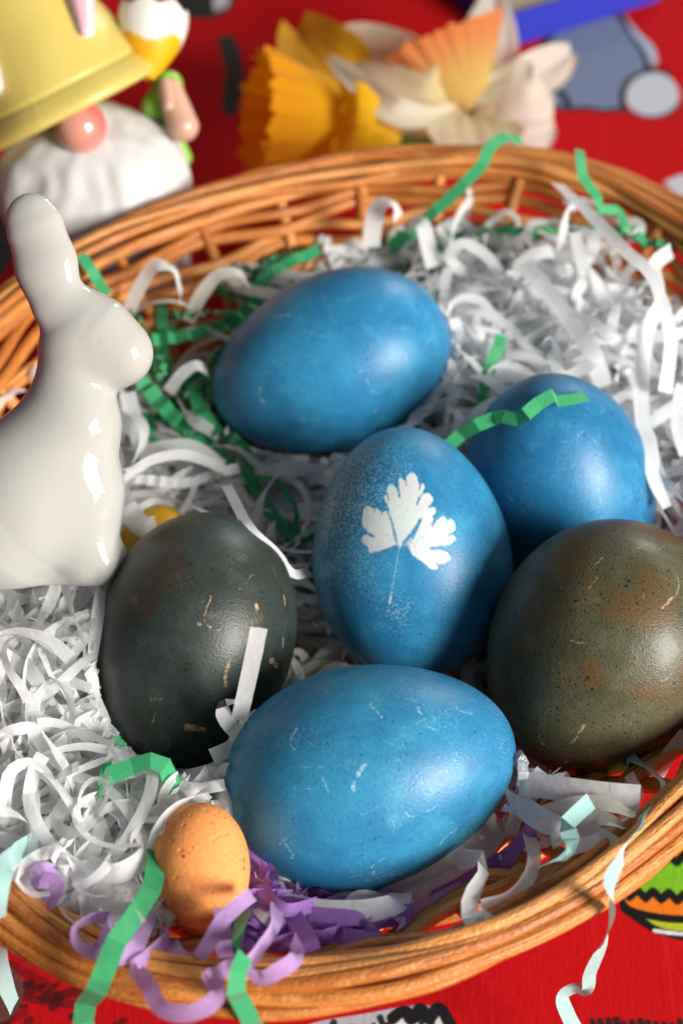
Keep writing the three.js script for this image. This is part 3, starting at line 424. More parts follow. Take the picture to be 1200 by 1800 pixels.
const Z = { zig: 0.00055, wob: 0.2 };
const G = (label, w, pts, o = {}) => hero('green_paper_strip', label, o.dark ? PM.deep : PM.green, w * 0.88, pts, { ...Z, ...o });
G('green crinkled paper strip climbing over the back rim of the basket', 0.0034, [[685, 440, 0.044, 10], [745, 388, 0.054, 10], [800, 338, 0.062, 10], [845, 292, 0.067, 0], [862, 258, 0.069, 0], [888, 240, 0.068, 25], [915, 248, 0.064, 30]], { period: 0.008, zig: 0.0003 });
G('short green paper strip hanging inside the back right rim', 0.003, [[1020, 262, 0.069, 20], [1020, 300, 0.066, 0], [1042, 335, 0.062, 20], [1062, 372, 0.058, 0], [1092, 372, 0.056, 30], [1098, 402, 0.053, 0], [1128, 405, 0.05, 0], [1132, 445, 0.047, 10]], { period: 0.008, zig: 0.0006 });
G('long green crinkled strip running along the inside of the back wall', 0.003, [[838, 410, 0.05, 60], [890, 404, 0.049, 30], [930, 408, 0.049, 10], [985, 404, 0.049, 50], [1040, 405, 0.05, 10], [1090, 405, 0.051, 40], [1140, 425, 0.051, 20], [1210, 436, 0.05, 30]], { period: 0.006, zig: 0.0008 });
G('green crinkled paper strip lying across the right blue egg', 0.0034, [[770, 800, 0.0530, -20], [800, 772, 0.0580, -10], [842, 745, 0.0640, 0], [880, 732, 0.0670, 10], [908, 738, 0.0680, -10], [935, 718, 0.0710, 10], [966, 696, 0.0720, 10], [990, 708, 0.0700, 40], [1024, 712, 0.0660, 30]], { period: 0.0075, zig: 0.0005 });
G('green paper strip sinking into white paper between two blue eggs', 0.0034, [[882, 588, 0.0520, 10], [864, 640, 0.0490, 10], [848, 690, 0.0460, 20], [828, 752, 0.0440, 30]], { period: 0.008, zig: 0.0005 });
G('short green strip peeking out right of the bunny ear', 0.003, [[142, 448, 0.062, 0], [166, 482, 0.058, 0], [188, 520, 0.054, 10]], { period: 0.007 });
G('green crinkled strip left of the back blue egg, pointing at it', 0.0034, [[252, 600, 0.046, 0], [300, 594, 0.047, 10], [350, 585, 0.047, 20], [408, 568, 0.046, 10], [440, 540, 0.046, 0], [455, 500, 0.046, 0], [490, 470, 0.046, 10], [560, 440, 0.046, 10]], { zig: 0.0009, period: 0.0052 });
G('short upright green strip behind the bunny nose', 0.003, [[284, 535, 0.045, 0], [286, 570, 0.043, 0], [278, 610, 0.04, 0], [300, 640, 0.038, 0]], { period: 0.008 });
G('broad green crinkled strip sloping down right of the bunny', 0.0042, [[236, 650, 0.046, 10], [275, 700, 0.042, 10], [318, 745, 0.038, 10], [360, 778, 0.036, 10], [412, 828, 0.034, 10]], { zig: 0.0009, period: 0.0044 });
G('short green strip under the left end of the back blue egg', 0.0038, [[338, 670, 0.0400, 0], [346, 705, 0.0400, 0], [362, 735, 0.0390, 0], [385, 765, 0.0380, 0]], { period: 0.008 });
G('green loop of paper above the curled white shreds', 0.003, [[262, 752, 0.0400, 0], [270, 780, 0.0390, 20], [310, 782, 0.0390, 20], [352, 770, 0.0380, 20]], { period: 0.009 });
G('dark green strip lying in the gap left of the leaf print egg', 0.0034, [[430, 822, 0.0380, 0], [452, 862, 0.0360, 10], [478, 905, 0.0350, 10], [520, 945, 0.0340, 10], [552, 938, 0.0330, 20]], { dark: true, period: 0.009, zig: 0.0003 });
G('thin dark green strip curving beside the leaf print egg', 0.002, [[448, 838, 0.0380, 40], [488, 845, 0.0380, 40], [512, 880, 0.0370, 40], [526, 905, 0.0360, 40], [508, 935, 0.0350, 40]], { dark: true, period: 0.009, zig: 0.0002 });
G('green folded strip coming out below the dark egg', 0.004, [[214, 1296, 0.048, 20], [192, 1345, 0.052, 20], [172, 1398, 0.054, 10], [196, 1362, 0.059, 30], [240, 1343, 0.060, 40], [284, 1340, 0.060, 40], [300, 1360, 0.058, 20], [306, 1392, 0.052, 10], [330, 1400, 0.049, 10], [306, 1430, 0.047, 10], [288, 1462, 0.045, 0]], { period: 0.01, zig: 0.0003 });
G('long green strip passing left of the orange egg and over the front rim', 0.004, [[286, 1440, 0.044, 0], [278, 1500, 0.056, 0], [268, 1560, 0.057, 0], [240, 1605, 0.061, 0], [204, 1656, 0.066, -10], [184, 1708, 0.066, 10], [168, 1745, 0.061, 0], [146, 1780, 0.055, 10], [160, 1850, 0.045, 0]], { period: 0.012, zig: 0.00025 });
G('green strip hanging over the front rim below the orange egg', 0.0036, [[428, 1606, 0.05, 60], [418, 1640, 0.06, 50], [428, 1690, 0.067, 30], [412, 1732, 0.066, 10], [430, 1772, 0.06, 0], [460, 1830, 0.05, 0]], { period: 0.012, zig: 0.0003 });
G('small green corner of paper at the left edge above the white heap', 0.0036, [[-14, 1425, 0.048, 0], [8, 1450, 0.048, 0], [20, 1478, 0.047, 0]], { period: 0.01 });
G('tiny green paper tip poking through the white heap at the left', 0.0028, [[34, 1455, 0.05, 0], [50, 1468, 0.05, 20], [66, 1488, 0.049, 0]], { period: 0.008 });
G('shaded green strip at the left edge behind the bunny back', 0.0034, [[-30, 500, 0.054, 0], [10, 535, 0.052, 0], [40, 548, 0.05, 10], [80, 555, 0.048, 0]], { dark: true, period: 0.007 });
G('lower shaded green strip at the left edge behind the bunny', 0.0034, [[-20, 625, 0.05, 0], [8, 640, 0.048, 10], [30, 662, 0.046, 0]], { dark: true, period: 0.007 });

const Tl = (label, w, pts, o) => hero('teal_paper_strip', label, PM.teal, w, pts, { step: 0.0014, cup: 0.03, ...o });
Tl('long pale teal paper strip twisting over the front right rim down to the cloth', 0.003, [[1098, 1330, 0.045, 80], [1140, 1352, 0.05, 60], [1164, 1382, 0.054, 20], [1150, 1408, 0.056, 50], [1128, 1432, 0.058, 82], [1120, 1460, 0.06, 78], [1104, 1480, 0.062, 55], [1090, 1512, 0.066, 20], [1074, 1545, 0.068, 10], [1078, 1578, 0.064, 75], [1074, 1602, 0.058, 84], [1066, 1640, 0.05, 60], [1052, 1675, 0.04, 20], [1036, 1712, 0.032, 10], [1030, 1740, 0.026, 20], [1006, 1738, 0.024, 30], [988, 1752, 0.022, 20], [998, 1785, 0.018, 10], [1022, 1830, 0.012, 0]]);
Tl('short pale teal folded strip among white shreds at the front right', 0.0032, [[1038, 1408, 0.0580, 0], [1012, 1432, 0.0590, 0], [996, 1450, 0.0600, 10], [1003, 1475, 0.0580, 0], [998, 1500, 0.0580, 40], [970, 1514, 0.0580, 70], [942, 1526, 0.0570, 75]], { flat: true, step: 0.003 });
Tl('pale teal strip hanging over the rim at the left edge', 0.0036, [[60, 1478, 0.054, 0], [30, 1500, 0.062, 0], [6, 1530, 0.068, 10], [-4, 1580, 0.066, 20], [-6, 1650, 0.05, 30], [4, 1710, 0.035, 40], [26, 1770, 0.02, 60]]);

const Pu = (label, w, pts, o = {}) => hero('purple_paper_strip', label, o.dark ? PM.violet : PM.lilac, w * 0.82, pts, { step: 0.0014, cup: 0.04, ...o });
Pu('purple paper knot at the left end of the front wall', 0.0038, [[34, 1512, 0.056, 0], [40, 1560, 0.056, 20], [62, 1592, 0.056, 0], [92, 1585, 0.058, 60], [98, 1552, 0.06, 20], [66, 1545, 0.06, 0], [80, 1530, 0.057, 20], [126, 1552, 0.054, 0]]);
Pu('purple paper loop curling left of the green front strip', 0.0034, [[208, 1618, 0.056, 0], [168, 1612, 0.06, 40], [136, 1630, 0.062, 60], [140, 1660, 0.063, 60], [176, 1672, 0.064, 20], [190, 1640, 0.063, 30], [196, 1612, 0.058, 0]]);
Pu('purple paper strip dipping under the green front strip', 0.0034, [[176, 1668, 0.063, 0], [208, 1684, 0.064, 0], [236, 1668, 0.062, 10], [250, 1640, 0.058, 20], [262, 1610, 0.052, 20]]);
Pu('long lilac paper strip making a wide loop over the front rim', 0.0034, [[300, 1648, 0.052, 0], [256, 1686, 0.06, 0], [240, 1700, 0.063, 10], [262, 1734, 0.066, 0], [284, 1772, 0.067, 10], [330, 1782, 0.068, 30], [372, 1764, 0.068, 30], [382, 1738, 0.066, 0], [366, 1722, 0.065, 20], [392, 1708, 0.063, 30], [412, 1696, 0.06, 30]], { wob: 0.25 });
Pu('lilac paper strip rising in front of the orange egg', 0.0036, [[392, 1596, 0.058, 0], [392, 1640, 0.06, 10], [398, 1690, 0.058, 0], [408, 1702, 0.056, 0]]);
Pu('purple curl crossing below the orange egg to the nearest blue egg', 0.0032, [[300, 1656, 0.052, 20], [318, 1682, 0.056, 40], [344, 1688, 0.058, 30], [366, 1660, 0.06, 20], [388, 1622, 0.062, 20], [418, 1592, 0.062, 20], [444, 1572, 0.056, 40]]);
Pu('lilac zigzag paper loop hanging below the purple tangle', 0.0034, [[488, 1590, 0.05, 0], [482, 1630, 0.055, 20], [456, 1670, 0.06, 20], [440, 1698, 0.063, 30], [458, 1722, 0.064, 60], [490, 1706, 0.063, 30], [520, 1684, 0.06, 10], [514, 1650, 0.056, 60]]);
Pu('broad violet paper strip in the purple tangle, pointing down', 0.004, [[500, 1575, 0.047, 0], [516, 1610, 0.05, 10], [540, 1650, 0.054, 0], [548, 1672, 0.055, 0]], { dark: true });
Pu('violet paper star strip beside the orange egg', 0.003, [[462, 1552, 0.048, 0], [474, 1580, 0.05, 0], [505, 1600, 0.051, 20], [560, 1588, 0.048, 20]], { dark: true });
Pu('lilac paper band below the nearest blue egg, right of the tangle', 0.0038, [[600, 1640, 0.045, 0], [660, 1620, 0.046, 0], [740, 1598, 0.046, 0], [812, 1562, 0.044, 0]]);
Pu('violet pointed strip sticking up at the right end of the tangle', 0.003, [[880, 1540, 0.044, 0], [900, 1500, 0.047, 10], [922, 1470, 0.05, 0], [938, 1446, 0.052, 10]], { dark: true });
Pu('wide violet band under the white folded shred at the front', 0.006, [[760, 1590, 0.04, 0], [830, 1556, 0.042, 0], [890, 1516, 0.042, 0], [930, 1480, 0.04, 0]], { dark: true });

const Wh = (label, w, pts, o = {}) => hero('white_paper_shred', label, o.pearl ? PM.pearl : o.cream ? PM.cream : PM.white, w, pts, { step: 0.0013, ...o });
Wh('straight white paper shred standing up in front of the dark egg', 0.0031, [[455, 1104, 0.083, 0], [446, 1150, 0.077, 0], [434, 1205, 0.068, 0], [420, 1268, 0.056, 0]]);
Wh('white shred folded back on itself at the foot of the standing shred', 0.003, [[414, 1233, 0.06, 70], [392, 1238, 0.06, 50], [394, 1258, 0.058, 0], [414, 1285, 0.055, 0], [436, 1292, 0.052, 20], [468, 1262, 0.05, 20]], { flat: true });
Wh('short white shred between the dark egg and the nearest blue egg', 0.003, [[372, 1330, 0.052, 0], [400, 1318, 0.053, 0], [428, 1300, 0.053, 10], [440, 1275, 0.052, 20]]);
Wh('flat white shred pointing left beneath the nearest blue egg', 0.0036, [[324, 1372, 0.046, 0], [360, 1362, 0.047, 0], [420, 1354, 0.045, 0]]);
Wh('arched white shred against the back wall right of the bunny head', 0.0034, [[224, 552, 0.046, 0], [246, 505, 0.055, 0], [276, 466, 0.062, 20], [304, 474, 0.061, 60], [316, 505, 0.055, 70], [318, 530, 0.048, 70]], { pearl: true });
Wh('second arched white shred nearer the back blue egg', 0.0034, [[330, 566, 0.045, 0], [356, 515, 0.053, 0], [388, 482, 0.058, 20], [420, 480, 0.058, 50], [440, 505, 0.052, 70]], { cream: true });
Wh('thin white shred arcing low between the two arches', 0.002, [[240, 545, 0.046, 40], [270, 532, 0.05, 50], [310, 530, 0.051, 60], [344, 545, 0.047, 60]], { cream: true });
Wh('white shred curling up left of the back blue egg', 0.003, [[296, 690, 0.042, 0], [318, 660, 0.047, 10], [346, 642, 0.049, 30], [366, 655, 0.046, 60]], { pearl: true });
Wh('white pointed shred in front of the left end of the back blue egg', 0.0034, [[334, 720, 0.038, 0], [346, 742, 0.04, 10], [366, 754, 0.039, 30], [384, 766, 0.037, 40]]);
Wh('long white ribbon falling from the back right rim', 0.0036, [[978, 322, 0.062, 20], [1020, 360, 0.067, 10], [1062, 402, 0.07, 0], [1100, 442, 0.072, 10], [1140, 480, 0.072, 20], [1166, 540, 0.071, 10], [1178, 600, 0.067, 20], [1168, 690, 0.06, 10]], { pearl: true });
Wh('long white ribbon bending down beside the right blue egg', 0.0038, [[1180, 440, 0.06, 20], [1150, 470, 0.066, 10], [1160, 520, 0.066, 40], [1136, 590, 0.062, 20], [1126, 680, 0.058, 0], [1132, 760, 0.055, 10], [1148, 840, 0.052, 20], [1172, 892, 0.048, 40]], { pearl: true });
Wh('fat upright white curl behind the back blue egg', 0.0046, [[652, 436, 0.048, 0], [656, 396, 0.056, 0], [668, 362, 0.063, 20], [690, 358, 0.064, 60], [700, 384, 0.06, 40]], { pearl: true });
Wh('short white upright shred right of the fat curl', 0.004, [[716, 398, 0.054, 30], [740, 392, 0.057, 10], [752, 430, 0.053, 0], [762, 470, 0.048, 0]], { pearl: true });
Wh('white shred loop hanging at the back wall below the green strip', 0.003, [[1010, 408, 0.058, 0], [1018, 450, 0.055, 10], [1026, 490, 0.051, 0], [1012, 520, 0.048, 30], [1036, 560, 0.044, 0]], { pearl: true });
Wh('long white shred sloping through the middle of the pearly mound', 0.0046, [[920, 462, 0.058, 0], [960, 510, 0.058, 10], [1000, 560, 0.056, 10], [1040, 620, 0.052, 0], [1060, 680, 0.046, 0]], { pearl: true });
Wh('flat white ribbon curving below the pearly mound', 0.0034, [[880, 660, 0.052, 20], [940, 668, 0.054, 40], [1000, 660, 0.054, 40], [1050, 630, 0.05, 20]], { pearl: true });
Wh('thin white shred lying at the right wall, pointing left', 0.0028, [[1060, 595, 0.046, 0], [1120, 592, 0.05, 0], [1180, 590, 0.052, 0], [1220, 575, 0.052, 0]], { pearl: true });
Wh('broad white shred tilted at the right edge beside the blue egg', 0.005, [[1205, 680, 0.056, 0], [1196, 740, 0.054, 0], [1210, 800, 0.05, 10]], { pearl: true });
Wh('white curled ribbon peeping out right beneath the nearest blue egg', 0.0042, [[450, 1572, 0.044, 0], [510, 1592, 0.047, 20], [580, 1602, 0.049, 30], [650, 1600, 0.05, 30], [694, 1588, 0.049, 40], [704, 1568, 0.045, 70]]);
Wh('broad white shred hugging the lower edge of the nearest blue egg', 0.0056, [[640, 1590, 0.038, 0], [720, 1562, 0.042, 10], [780, 1520, 0.044, 0], [840, 1488, 0.045, 0], [880, 1440, 0.043, 10]]);
Wh('white folded shred dropping to a bent tip above the front wall', 0.0036, [[798, 1516, 0.047, 0], [836, 1508, 0.051, 10], [850, 1530, 0.053, 40], [830, 1572, 0.055, 10], [826, 1606, 0.057, 10], [842, 1630, 0.057, 0], [862, 1606, 0.057, 30]], { flat: true, step: 0.0045 });
Wh('white shred bending round from the violet point to the folded shred', 0.003, [[930, 1468, 0.05, 20], [938, 1508, 0.052, 10], [924, 1550, 0.054, 10], [890, 1580, 0.055, 30], [846, 1594, 0.055, 20]]);
Wh('broad flat white ribbon pointing right below the brown egg', 0.0046, [[876, 1372, 0.049, 10], [940, 1380, 0.052, 0], [1010, 1390, 0.055, 0], [1075, 1398, 0.057, 0], [1124, 1402, 0.058, 10]]);
Wh('white shred curling downward below the broad flat ribbon', 0.0042, [[902, 1388, 0.048, 0], [922, 1420, 0.052, 0], [956, 1444, 0.055, 10], [980, 1456, 0.056, 20], [990, 1486, 0.054, 0]]);
Wh('white shred end lying on the front right wall, pointing at the rim', 0.0046, [[990, 1452, 0.051, 0], [1020, 1462, 0.053, 0], [1054, 1480, 0.056, 0], [1086, 1498, 0.058, 0]], { cream: true });
Wh('curved white shred tip just under the broad flat ribbon', 0.003, [[948, 1432, 0.049, 20], [1000, 1416, 0.054, 20], [1060, 1412, 0.057, 30], [1116, 1434, 0.058, 70]], { cream: true });
Wh('curved white shred tip second below the broad flat ribbon', 0.003, [[990, 1452, 0.052, 20], [1030, 1440, 0.055, 20], [1066, 1440, 0.057, 40], [1098, 1456, 0.058, 75]], { cream: true });
Wh('white folded shred at the front left pointing to the green strip', 0.0044, [[130, 1530, 0.054, 0], [170, 1566, 0.057, 0], [205, 1592, 0.06, 0], [240, 1634, 0.06, 0]], { flat: true, step: 0.006 });
Wh('white shred across the heap above the orange egg', 0.0036, [[150, 1520, 0.055, 20], [200, 1536, 0.057, 20], [240, 1520, 0.056, 10], [280, 1480, 0.052, 0]]);
Wh('wide white curl on the shreds right of the bunny feet', 0.0036, [[245, 800, 0.042, 20], [290, 786, 0.045, 20], [340, 786, 0.045, 20], [390, 822, 0.042, 0]]);
Wh('white shred drooping in front of the bunny foot', 0.0048, [[208, 860, 0.04, 0], [222, 890, 0.041, 0], [250, 925, 0.04, 0], [274, 930, 0.038, 0]], { pearl: true });
Wh('thin white shred lying over the top of the dark egg', 0.0022, [[398, 852, 0.05, 0], [420, 895, 0.062, 0], [446, 942, 0.064, 40], [480, 970, 0.06, 50], [516, 1008, 0.052, 30], [545, 1004, 0.046, 20]]);
Wh('white shred sloping down between the bunny and the broad green strip', 0.004, [[224, 690, 0.046, 0], [236, 740, 0.043, 0], [250, 790, 0.041, 0]], { pearl: true });
Wh('white shred draped over the right rim shadow near the brown egg', 0.003, [[1155, 1360, 0.046, 0], [1180, 1320, 0.048, 0], [1205, 1290, 0.05, 0]], { cream: true });

// ---------------------------------------------------------------- gnome figurine behind the basket
{
  const G0 = at(165, 300, 0.052), dep = G0.clone().sub(EYE).dot(CZ) * -1, mpp = dep * TF / 900;
  const g3 = (px, py, dz = 0) => { const d = rayDir(px, py); return EYE.clone().addScaledVector(d, dep - dz); };
  const g = group('gnome_figurine', 'painted gnome figurine with yellow hat and white beard behind the basket', 'figurine', V(G0.x, 0, G0.z));
  const gloss = (c, o = {}) => new THREE.MeshPhysicalMaterial({ color: c, roughness: 0.38, clearcoat: 0.4, clearcoatRoughness: 0.25, ...o });
  const put = (name, geo, mat, par = g) => { const m = mesh(name, geo, mat, par); return m; };
  const off = V(G0.x, 0, G0.z), loc = (px, py, dz) => g3(px, py, dz).sub(off);
  const arr = (v) => [v.x, v.y, v.z], R = (n) => n * mpp;
  // beard and body: one lobe with combed grooves
  const b0 = loc(165, 320, 0), b1 = loc(190, 470, -0.006), bc = arr(loc(170, 360, 0));
  const beard = (p) => { let d = capsule(p, arr(b0), arr(b1), R(140), R(150)); d = smin(d, capsule(p, arr(loc(70, 330, 0.004)), arr(loc(240, 320, 0.004)), R(78), R(95)), R(60)); const w = V(p[0] - b0.x, p[1] - b0.y, p[2] - b0.z), a = Math.atan2(w.dot(CX), 0.02 - w.dot(CU)); d += 0.0002 * Math.sin(a * 13 + 5 * noise(a * 3, p[1] * 40, 2) + 3 * noise(p[0] * 90, p[1] * 90, p[2] * 90)) * sstep(0.02, -0.01, w.dot(CU)) + 0.0008 * noise(p[0] * 90 + 2 * a, p[1] * 45, p[2] * 90) + 0.0004 * noise(p[0] * 220, p[1] * 90, p[2] * 220); return d * 0.85; };
  put('beard', sdfMesh(beard, bc, R(330), 84), new THREE.MeshStandardMaterial({ color: new THREE.Color(0.58, 0.565, 0.55), roughness: 0.55 }));
  // hat: cone with rolled brim, leaning
  const hc = loc(122, 192, R(16)), hd = CX.clone().multiplyScalar(-0.44).addScaledVector(CU, 0.87).addScaledVector(CZ, 0.32).normalize();
  const rad = 178, prof = [[0, 0.0], [150, 0], [rad - 4, -6], [rad + 4, 2], [rad + 2, 14], [rad - 8, 30], [rad - 15, 38], [rad - 17, 42], [rad - 17, 50], [rad - 30, 90], [rad - 48, 142], [rad - 74, 210], [rad - 110, 290], [34, 370], [16, 420], [0, 434]].map(([r, y]) => new THREE.Vector2(R(Math.max(0.01, r)), R(y)));
  const hg = new THREE.LatheGeometry(new THREE.SplineCurve(prof).getPoints(90).map((p) => new THREE.Vector2(Math.max(1e-5, p.x), p.y)), 72);
  const hp = hg.attributes.position; for (let i = 0; i < hp.count; i++) { const y = hp.getY(i), a = Math.atan2(hp.getZ(i), hp.getX(i)), k = 1 + 0.02 * noise(Math.cos(a) * 2, y * 70, Math.sin(a) * 2) ; hp.setX(i, hp.getX(i) * k); hp.setZ(i, hp.getZ(i) * k); } hg.computeVertexNormals();
  const hat = put('hat', hg, gloss(new THREE.Color(0.6, 0.47, 0.115), { roughness: 0.45 })); hat.quaternion.setFromUnitVectors(V(0, 1, 0), hd); hat.position.copy(hc);
  const pt = dataTex(256, 128, (u, v) => mix3([0.66, 0.3, 0.22], [0.76, 0.14, 0.13], sstep(0.35, 0.7, u + 0.1 * fbm(u * 6, v * 6, 1))));
  const nose = put('nose', new THREE.SphereGeometry(R(44), 40, 28), gloss(new THREE.Color(1, 1, 1), { map: pt, clearcoat: 1, clearcoatRoughness: 0.1 })); nose.position.copy(loc(142, 224, R(140))); nose.scale.set(1, 1.02, 1); nose.rotation.y = -1.1;
  const skin = gloss(new THREE.Color(0.56, 0.33, 0.24)), green = gloss(new THREE.Color(0.22, 0.5, 0.06));
  const hA = arr(loc(300, 160, 0.012)), hB = arr(loc(322, 222, 0.012));
  put('hand', sdfMesh((p) => smin(capsule(p, hA, hB, R(22), R(27)), capsule(p, arr(loc(292, 150, 0.02)), arr(loc(296, 185, 0.022)), R(12), R(11)), R(10)) * 0.9, arr(loc(312, 190, 0.012)), R(80), 40), skin);
  put('sleeve', sdfMesh((p) => smin(capsule(p, arr(loc(296, 150, 0.004)), arr(loc(276, 190, 0.006)), R(26), R(24)), capsule(p, arr(loc(276, 190, 0.006)), arr(loc(322, 278, -0.002)), R(22), R(16)), R(16)) * 0.9, arr(loc(296, 215, 0.0)), R(120), 44), green);
  // cracked egg cup, white above and yellow below
  const ec = loc(262, 140, 0.012), ed = CU.clone().multiplyScalar(0.99).addScaledVector(CX, 0.06).addScaledVector(CZ, -0.1).normalize();
  const jag = (f) => 0.86 + 0.1 * Math.abs(((f * 7) % 1) - 0.5) * 2;
  const cup = gridGeo(84, 40, (u, v) => { const f = u * 6.2832, inner = v > 0.62, t = inner ? (1 - v) / 0.38 : v / 0.62, y = (inner ? 0.12 + 0.88 * t : t) * jag(u), r = R(60) * Math.sin(Math.PI * (0.04 + 0.58 * y)) * (inner ? 0.9 : 1); return V(r * Math.cos(f), R(136) * y, r * Math.sin(f)); },
    (u, v) => { const inner = v > 0.62, y = v / 0.62 * jag(u); return inner ? [0.5, 0.38, 0.08] : y < 0.46 + 0.06 * Math.sin(u * 6.28 * 3) ? [0.8, 0.4, 0.005] : [0.78, 0.75, 0.7]; });
  const cm = put('egg_cup', cup, gloss(new THREE.Color(1, 1, 1), { vertexColors: true, side: THREE.DoubleSide })); cm.quaternion.setFromUnitVectors(V(0, 1, 0), ed); cm.position.copy(ec);
  // rabbit ears on the hat
  const earMat = gloss(new THREE.Color(0.66, 0.58, 0.62)), earIn = gloss(new THREE.Color(0.62, 0.36, 0.42));
  for (const [a, b] of [[[128, -70], [148, 52]], [[-40, 20], [-14, 150]]]) {
    const z = R(a[0] > 0 ? 150 : 165), A = arr(loc(a[0], a[1], z - R(30))), B = arr(loc(b[0], b[1], z)), m = arr(loc((a[0] + b[0]) / 2, (a[1] + b[1]) / 2, z));
    const ear = put('hat_ear', sdfMesh((p) => capsule(p, A, B, R(36), R(19)) * 0.9, m, R(130), 44), earMat);
    const A2 = arr(loc(a[0], a[1] + 20, z + R(4))), B2 = arr(loc(b[0] - 1, b[1] + 3, z + R(15)));
    put('inner_ear', sdfMesh((p) => capsule(p, A2, B2, R(20), R(8)) * 0.9, m, R(130), 44), earIn, ear);
  }
}

// ---------------------------------------------------------------- daffodils lying on the cloth behind the basket
const petalMat = (tr = 0.35) => new THREE.MeshPhysicalMaterial({ color: 0xffffff, vertexColors: true, roughness: 0.9, specularIntensity: 0.25, transmission: tr, thickness: 0, side: THREE.DoubleSide });
const PETAL = petalMat(0.5), CORONA = petalMat(0.5);
function petal(parent, ctrl, width, col0, col1, o = {}) {
  const P = ctrl.map((c) => at(c[0], c[1], c[2]).sub(parent.position)), cv = new THREE.CatmullRomCurve3(P, false, 'centripetal'), roll = THREE.MathUtils.degToRad(o.roll || 0), sd = ctrl[0][0] + ctrl[1][1];
  const geo = gridGeo(16, 30, (u, v) => {
    const p = cv.getPoint(v), T = cv.getTangent(v); let s = T.clone().cross(REFN).normalize(); const N = s.clone().cross(T).normalize(); const r = roll + (o.twist || 0) * v; const s2 = s.clone().multiplyScalar(Math.cos(r)).addScaledVector(N, Math.sin(r)), n2 = N.clone().multiplyScalar(Math.cos(r)).addScaledVector(s, -Math.sin(r));
    const w = width / 2 * Math.pow(Math.sin(Math.PI * (0.06 + 0.9 * Math.pow(v, o.bulge || 0.8))), 0.6), x = u * 2 - 1;
    return p.addScaledVector(s2, x * w).addScaledVector(n2, (o.cup ?? 0.18) * width * (x * x - 0.4) + 0.0007 * noise(x * 2 + sd, v * 3, 1) - 0.0006 * Math.exp(-x * x * 60)  + 0.0003 * Math.sin(x * 16 + sd));
  }, (u, v) => { const x = Math.abs(u * 2 - 1), k = 0.98 + 0.05 * fbm(u * 14, v * 2.4, sd); return mix3(col0, col1, sstep(0.0, 0.75, v + 0.15 * x)).map((c) => c * k); });
  return mesh('petal', geo, PETAL, parent);
}
function corona(parent, base, mouth, r0, r1, col0, col1, frill, ridges, flare = 1.6, squash = 1) {
  const a = at(...base).sub(parent.position), b = at(...mouth).sub(parent.position), ax = b.clone().sub(a), L = ax.length(); ax.normalize();
  const s = ax.clone().cross(CZ).normalize(), n = s.clone().cross(ax).normalize();
  const geo = gridGeo(160, 26, (u, v) => {
    const f = u * 6.28318, fr = frill * sstep(0.5, 1, v), rr0 = (r0 * (0.25 + 0.75 * sstep(0, 0.22, v))) + (r1 - r0) * Math.pow(v, flare) + fr * 1.3 * noise(Math.cos(f) * 4, Math.sin(f) * 4, base[0]) + fr * 1.1 * noise(Math.cos(f) * 9, Math.sin(f) * 9, 2) + ridges * (Math.sin(f * 22) + 2 * noise(Math.cos(f) * 6, Math.sin(f) * 6, 7)) * v;
    return a.clone().addScaledVector(ax, L * v + fr * (1.4 * noise(Math.cos(f) * 7, Math.sin(f) * 7, base[1]) + 0.9 * noise(Math.cos(f) * 16, Math.sin(f) * 16, 5))).addScaledVector(s, Math.cos(f) * rr0).addScaledVector(n, Math.sin(f) * rr0 * squash);
  }, (u, v) => { const k = 0.97 + 0.06 * fbm(Math.cos(u * 6.28) * 5, Math.sin(u * 6.28) * 5, v * 2); return mix3(col0, col1, sstep(0.25, 1, v)).map((c) => c * k); });
  return mesh('trumpet', geo, CORONA, parent);
}
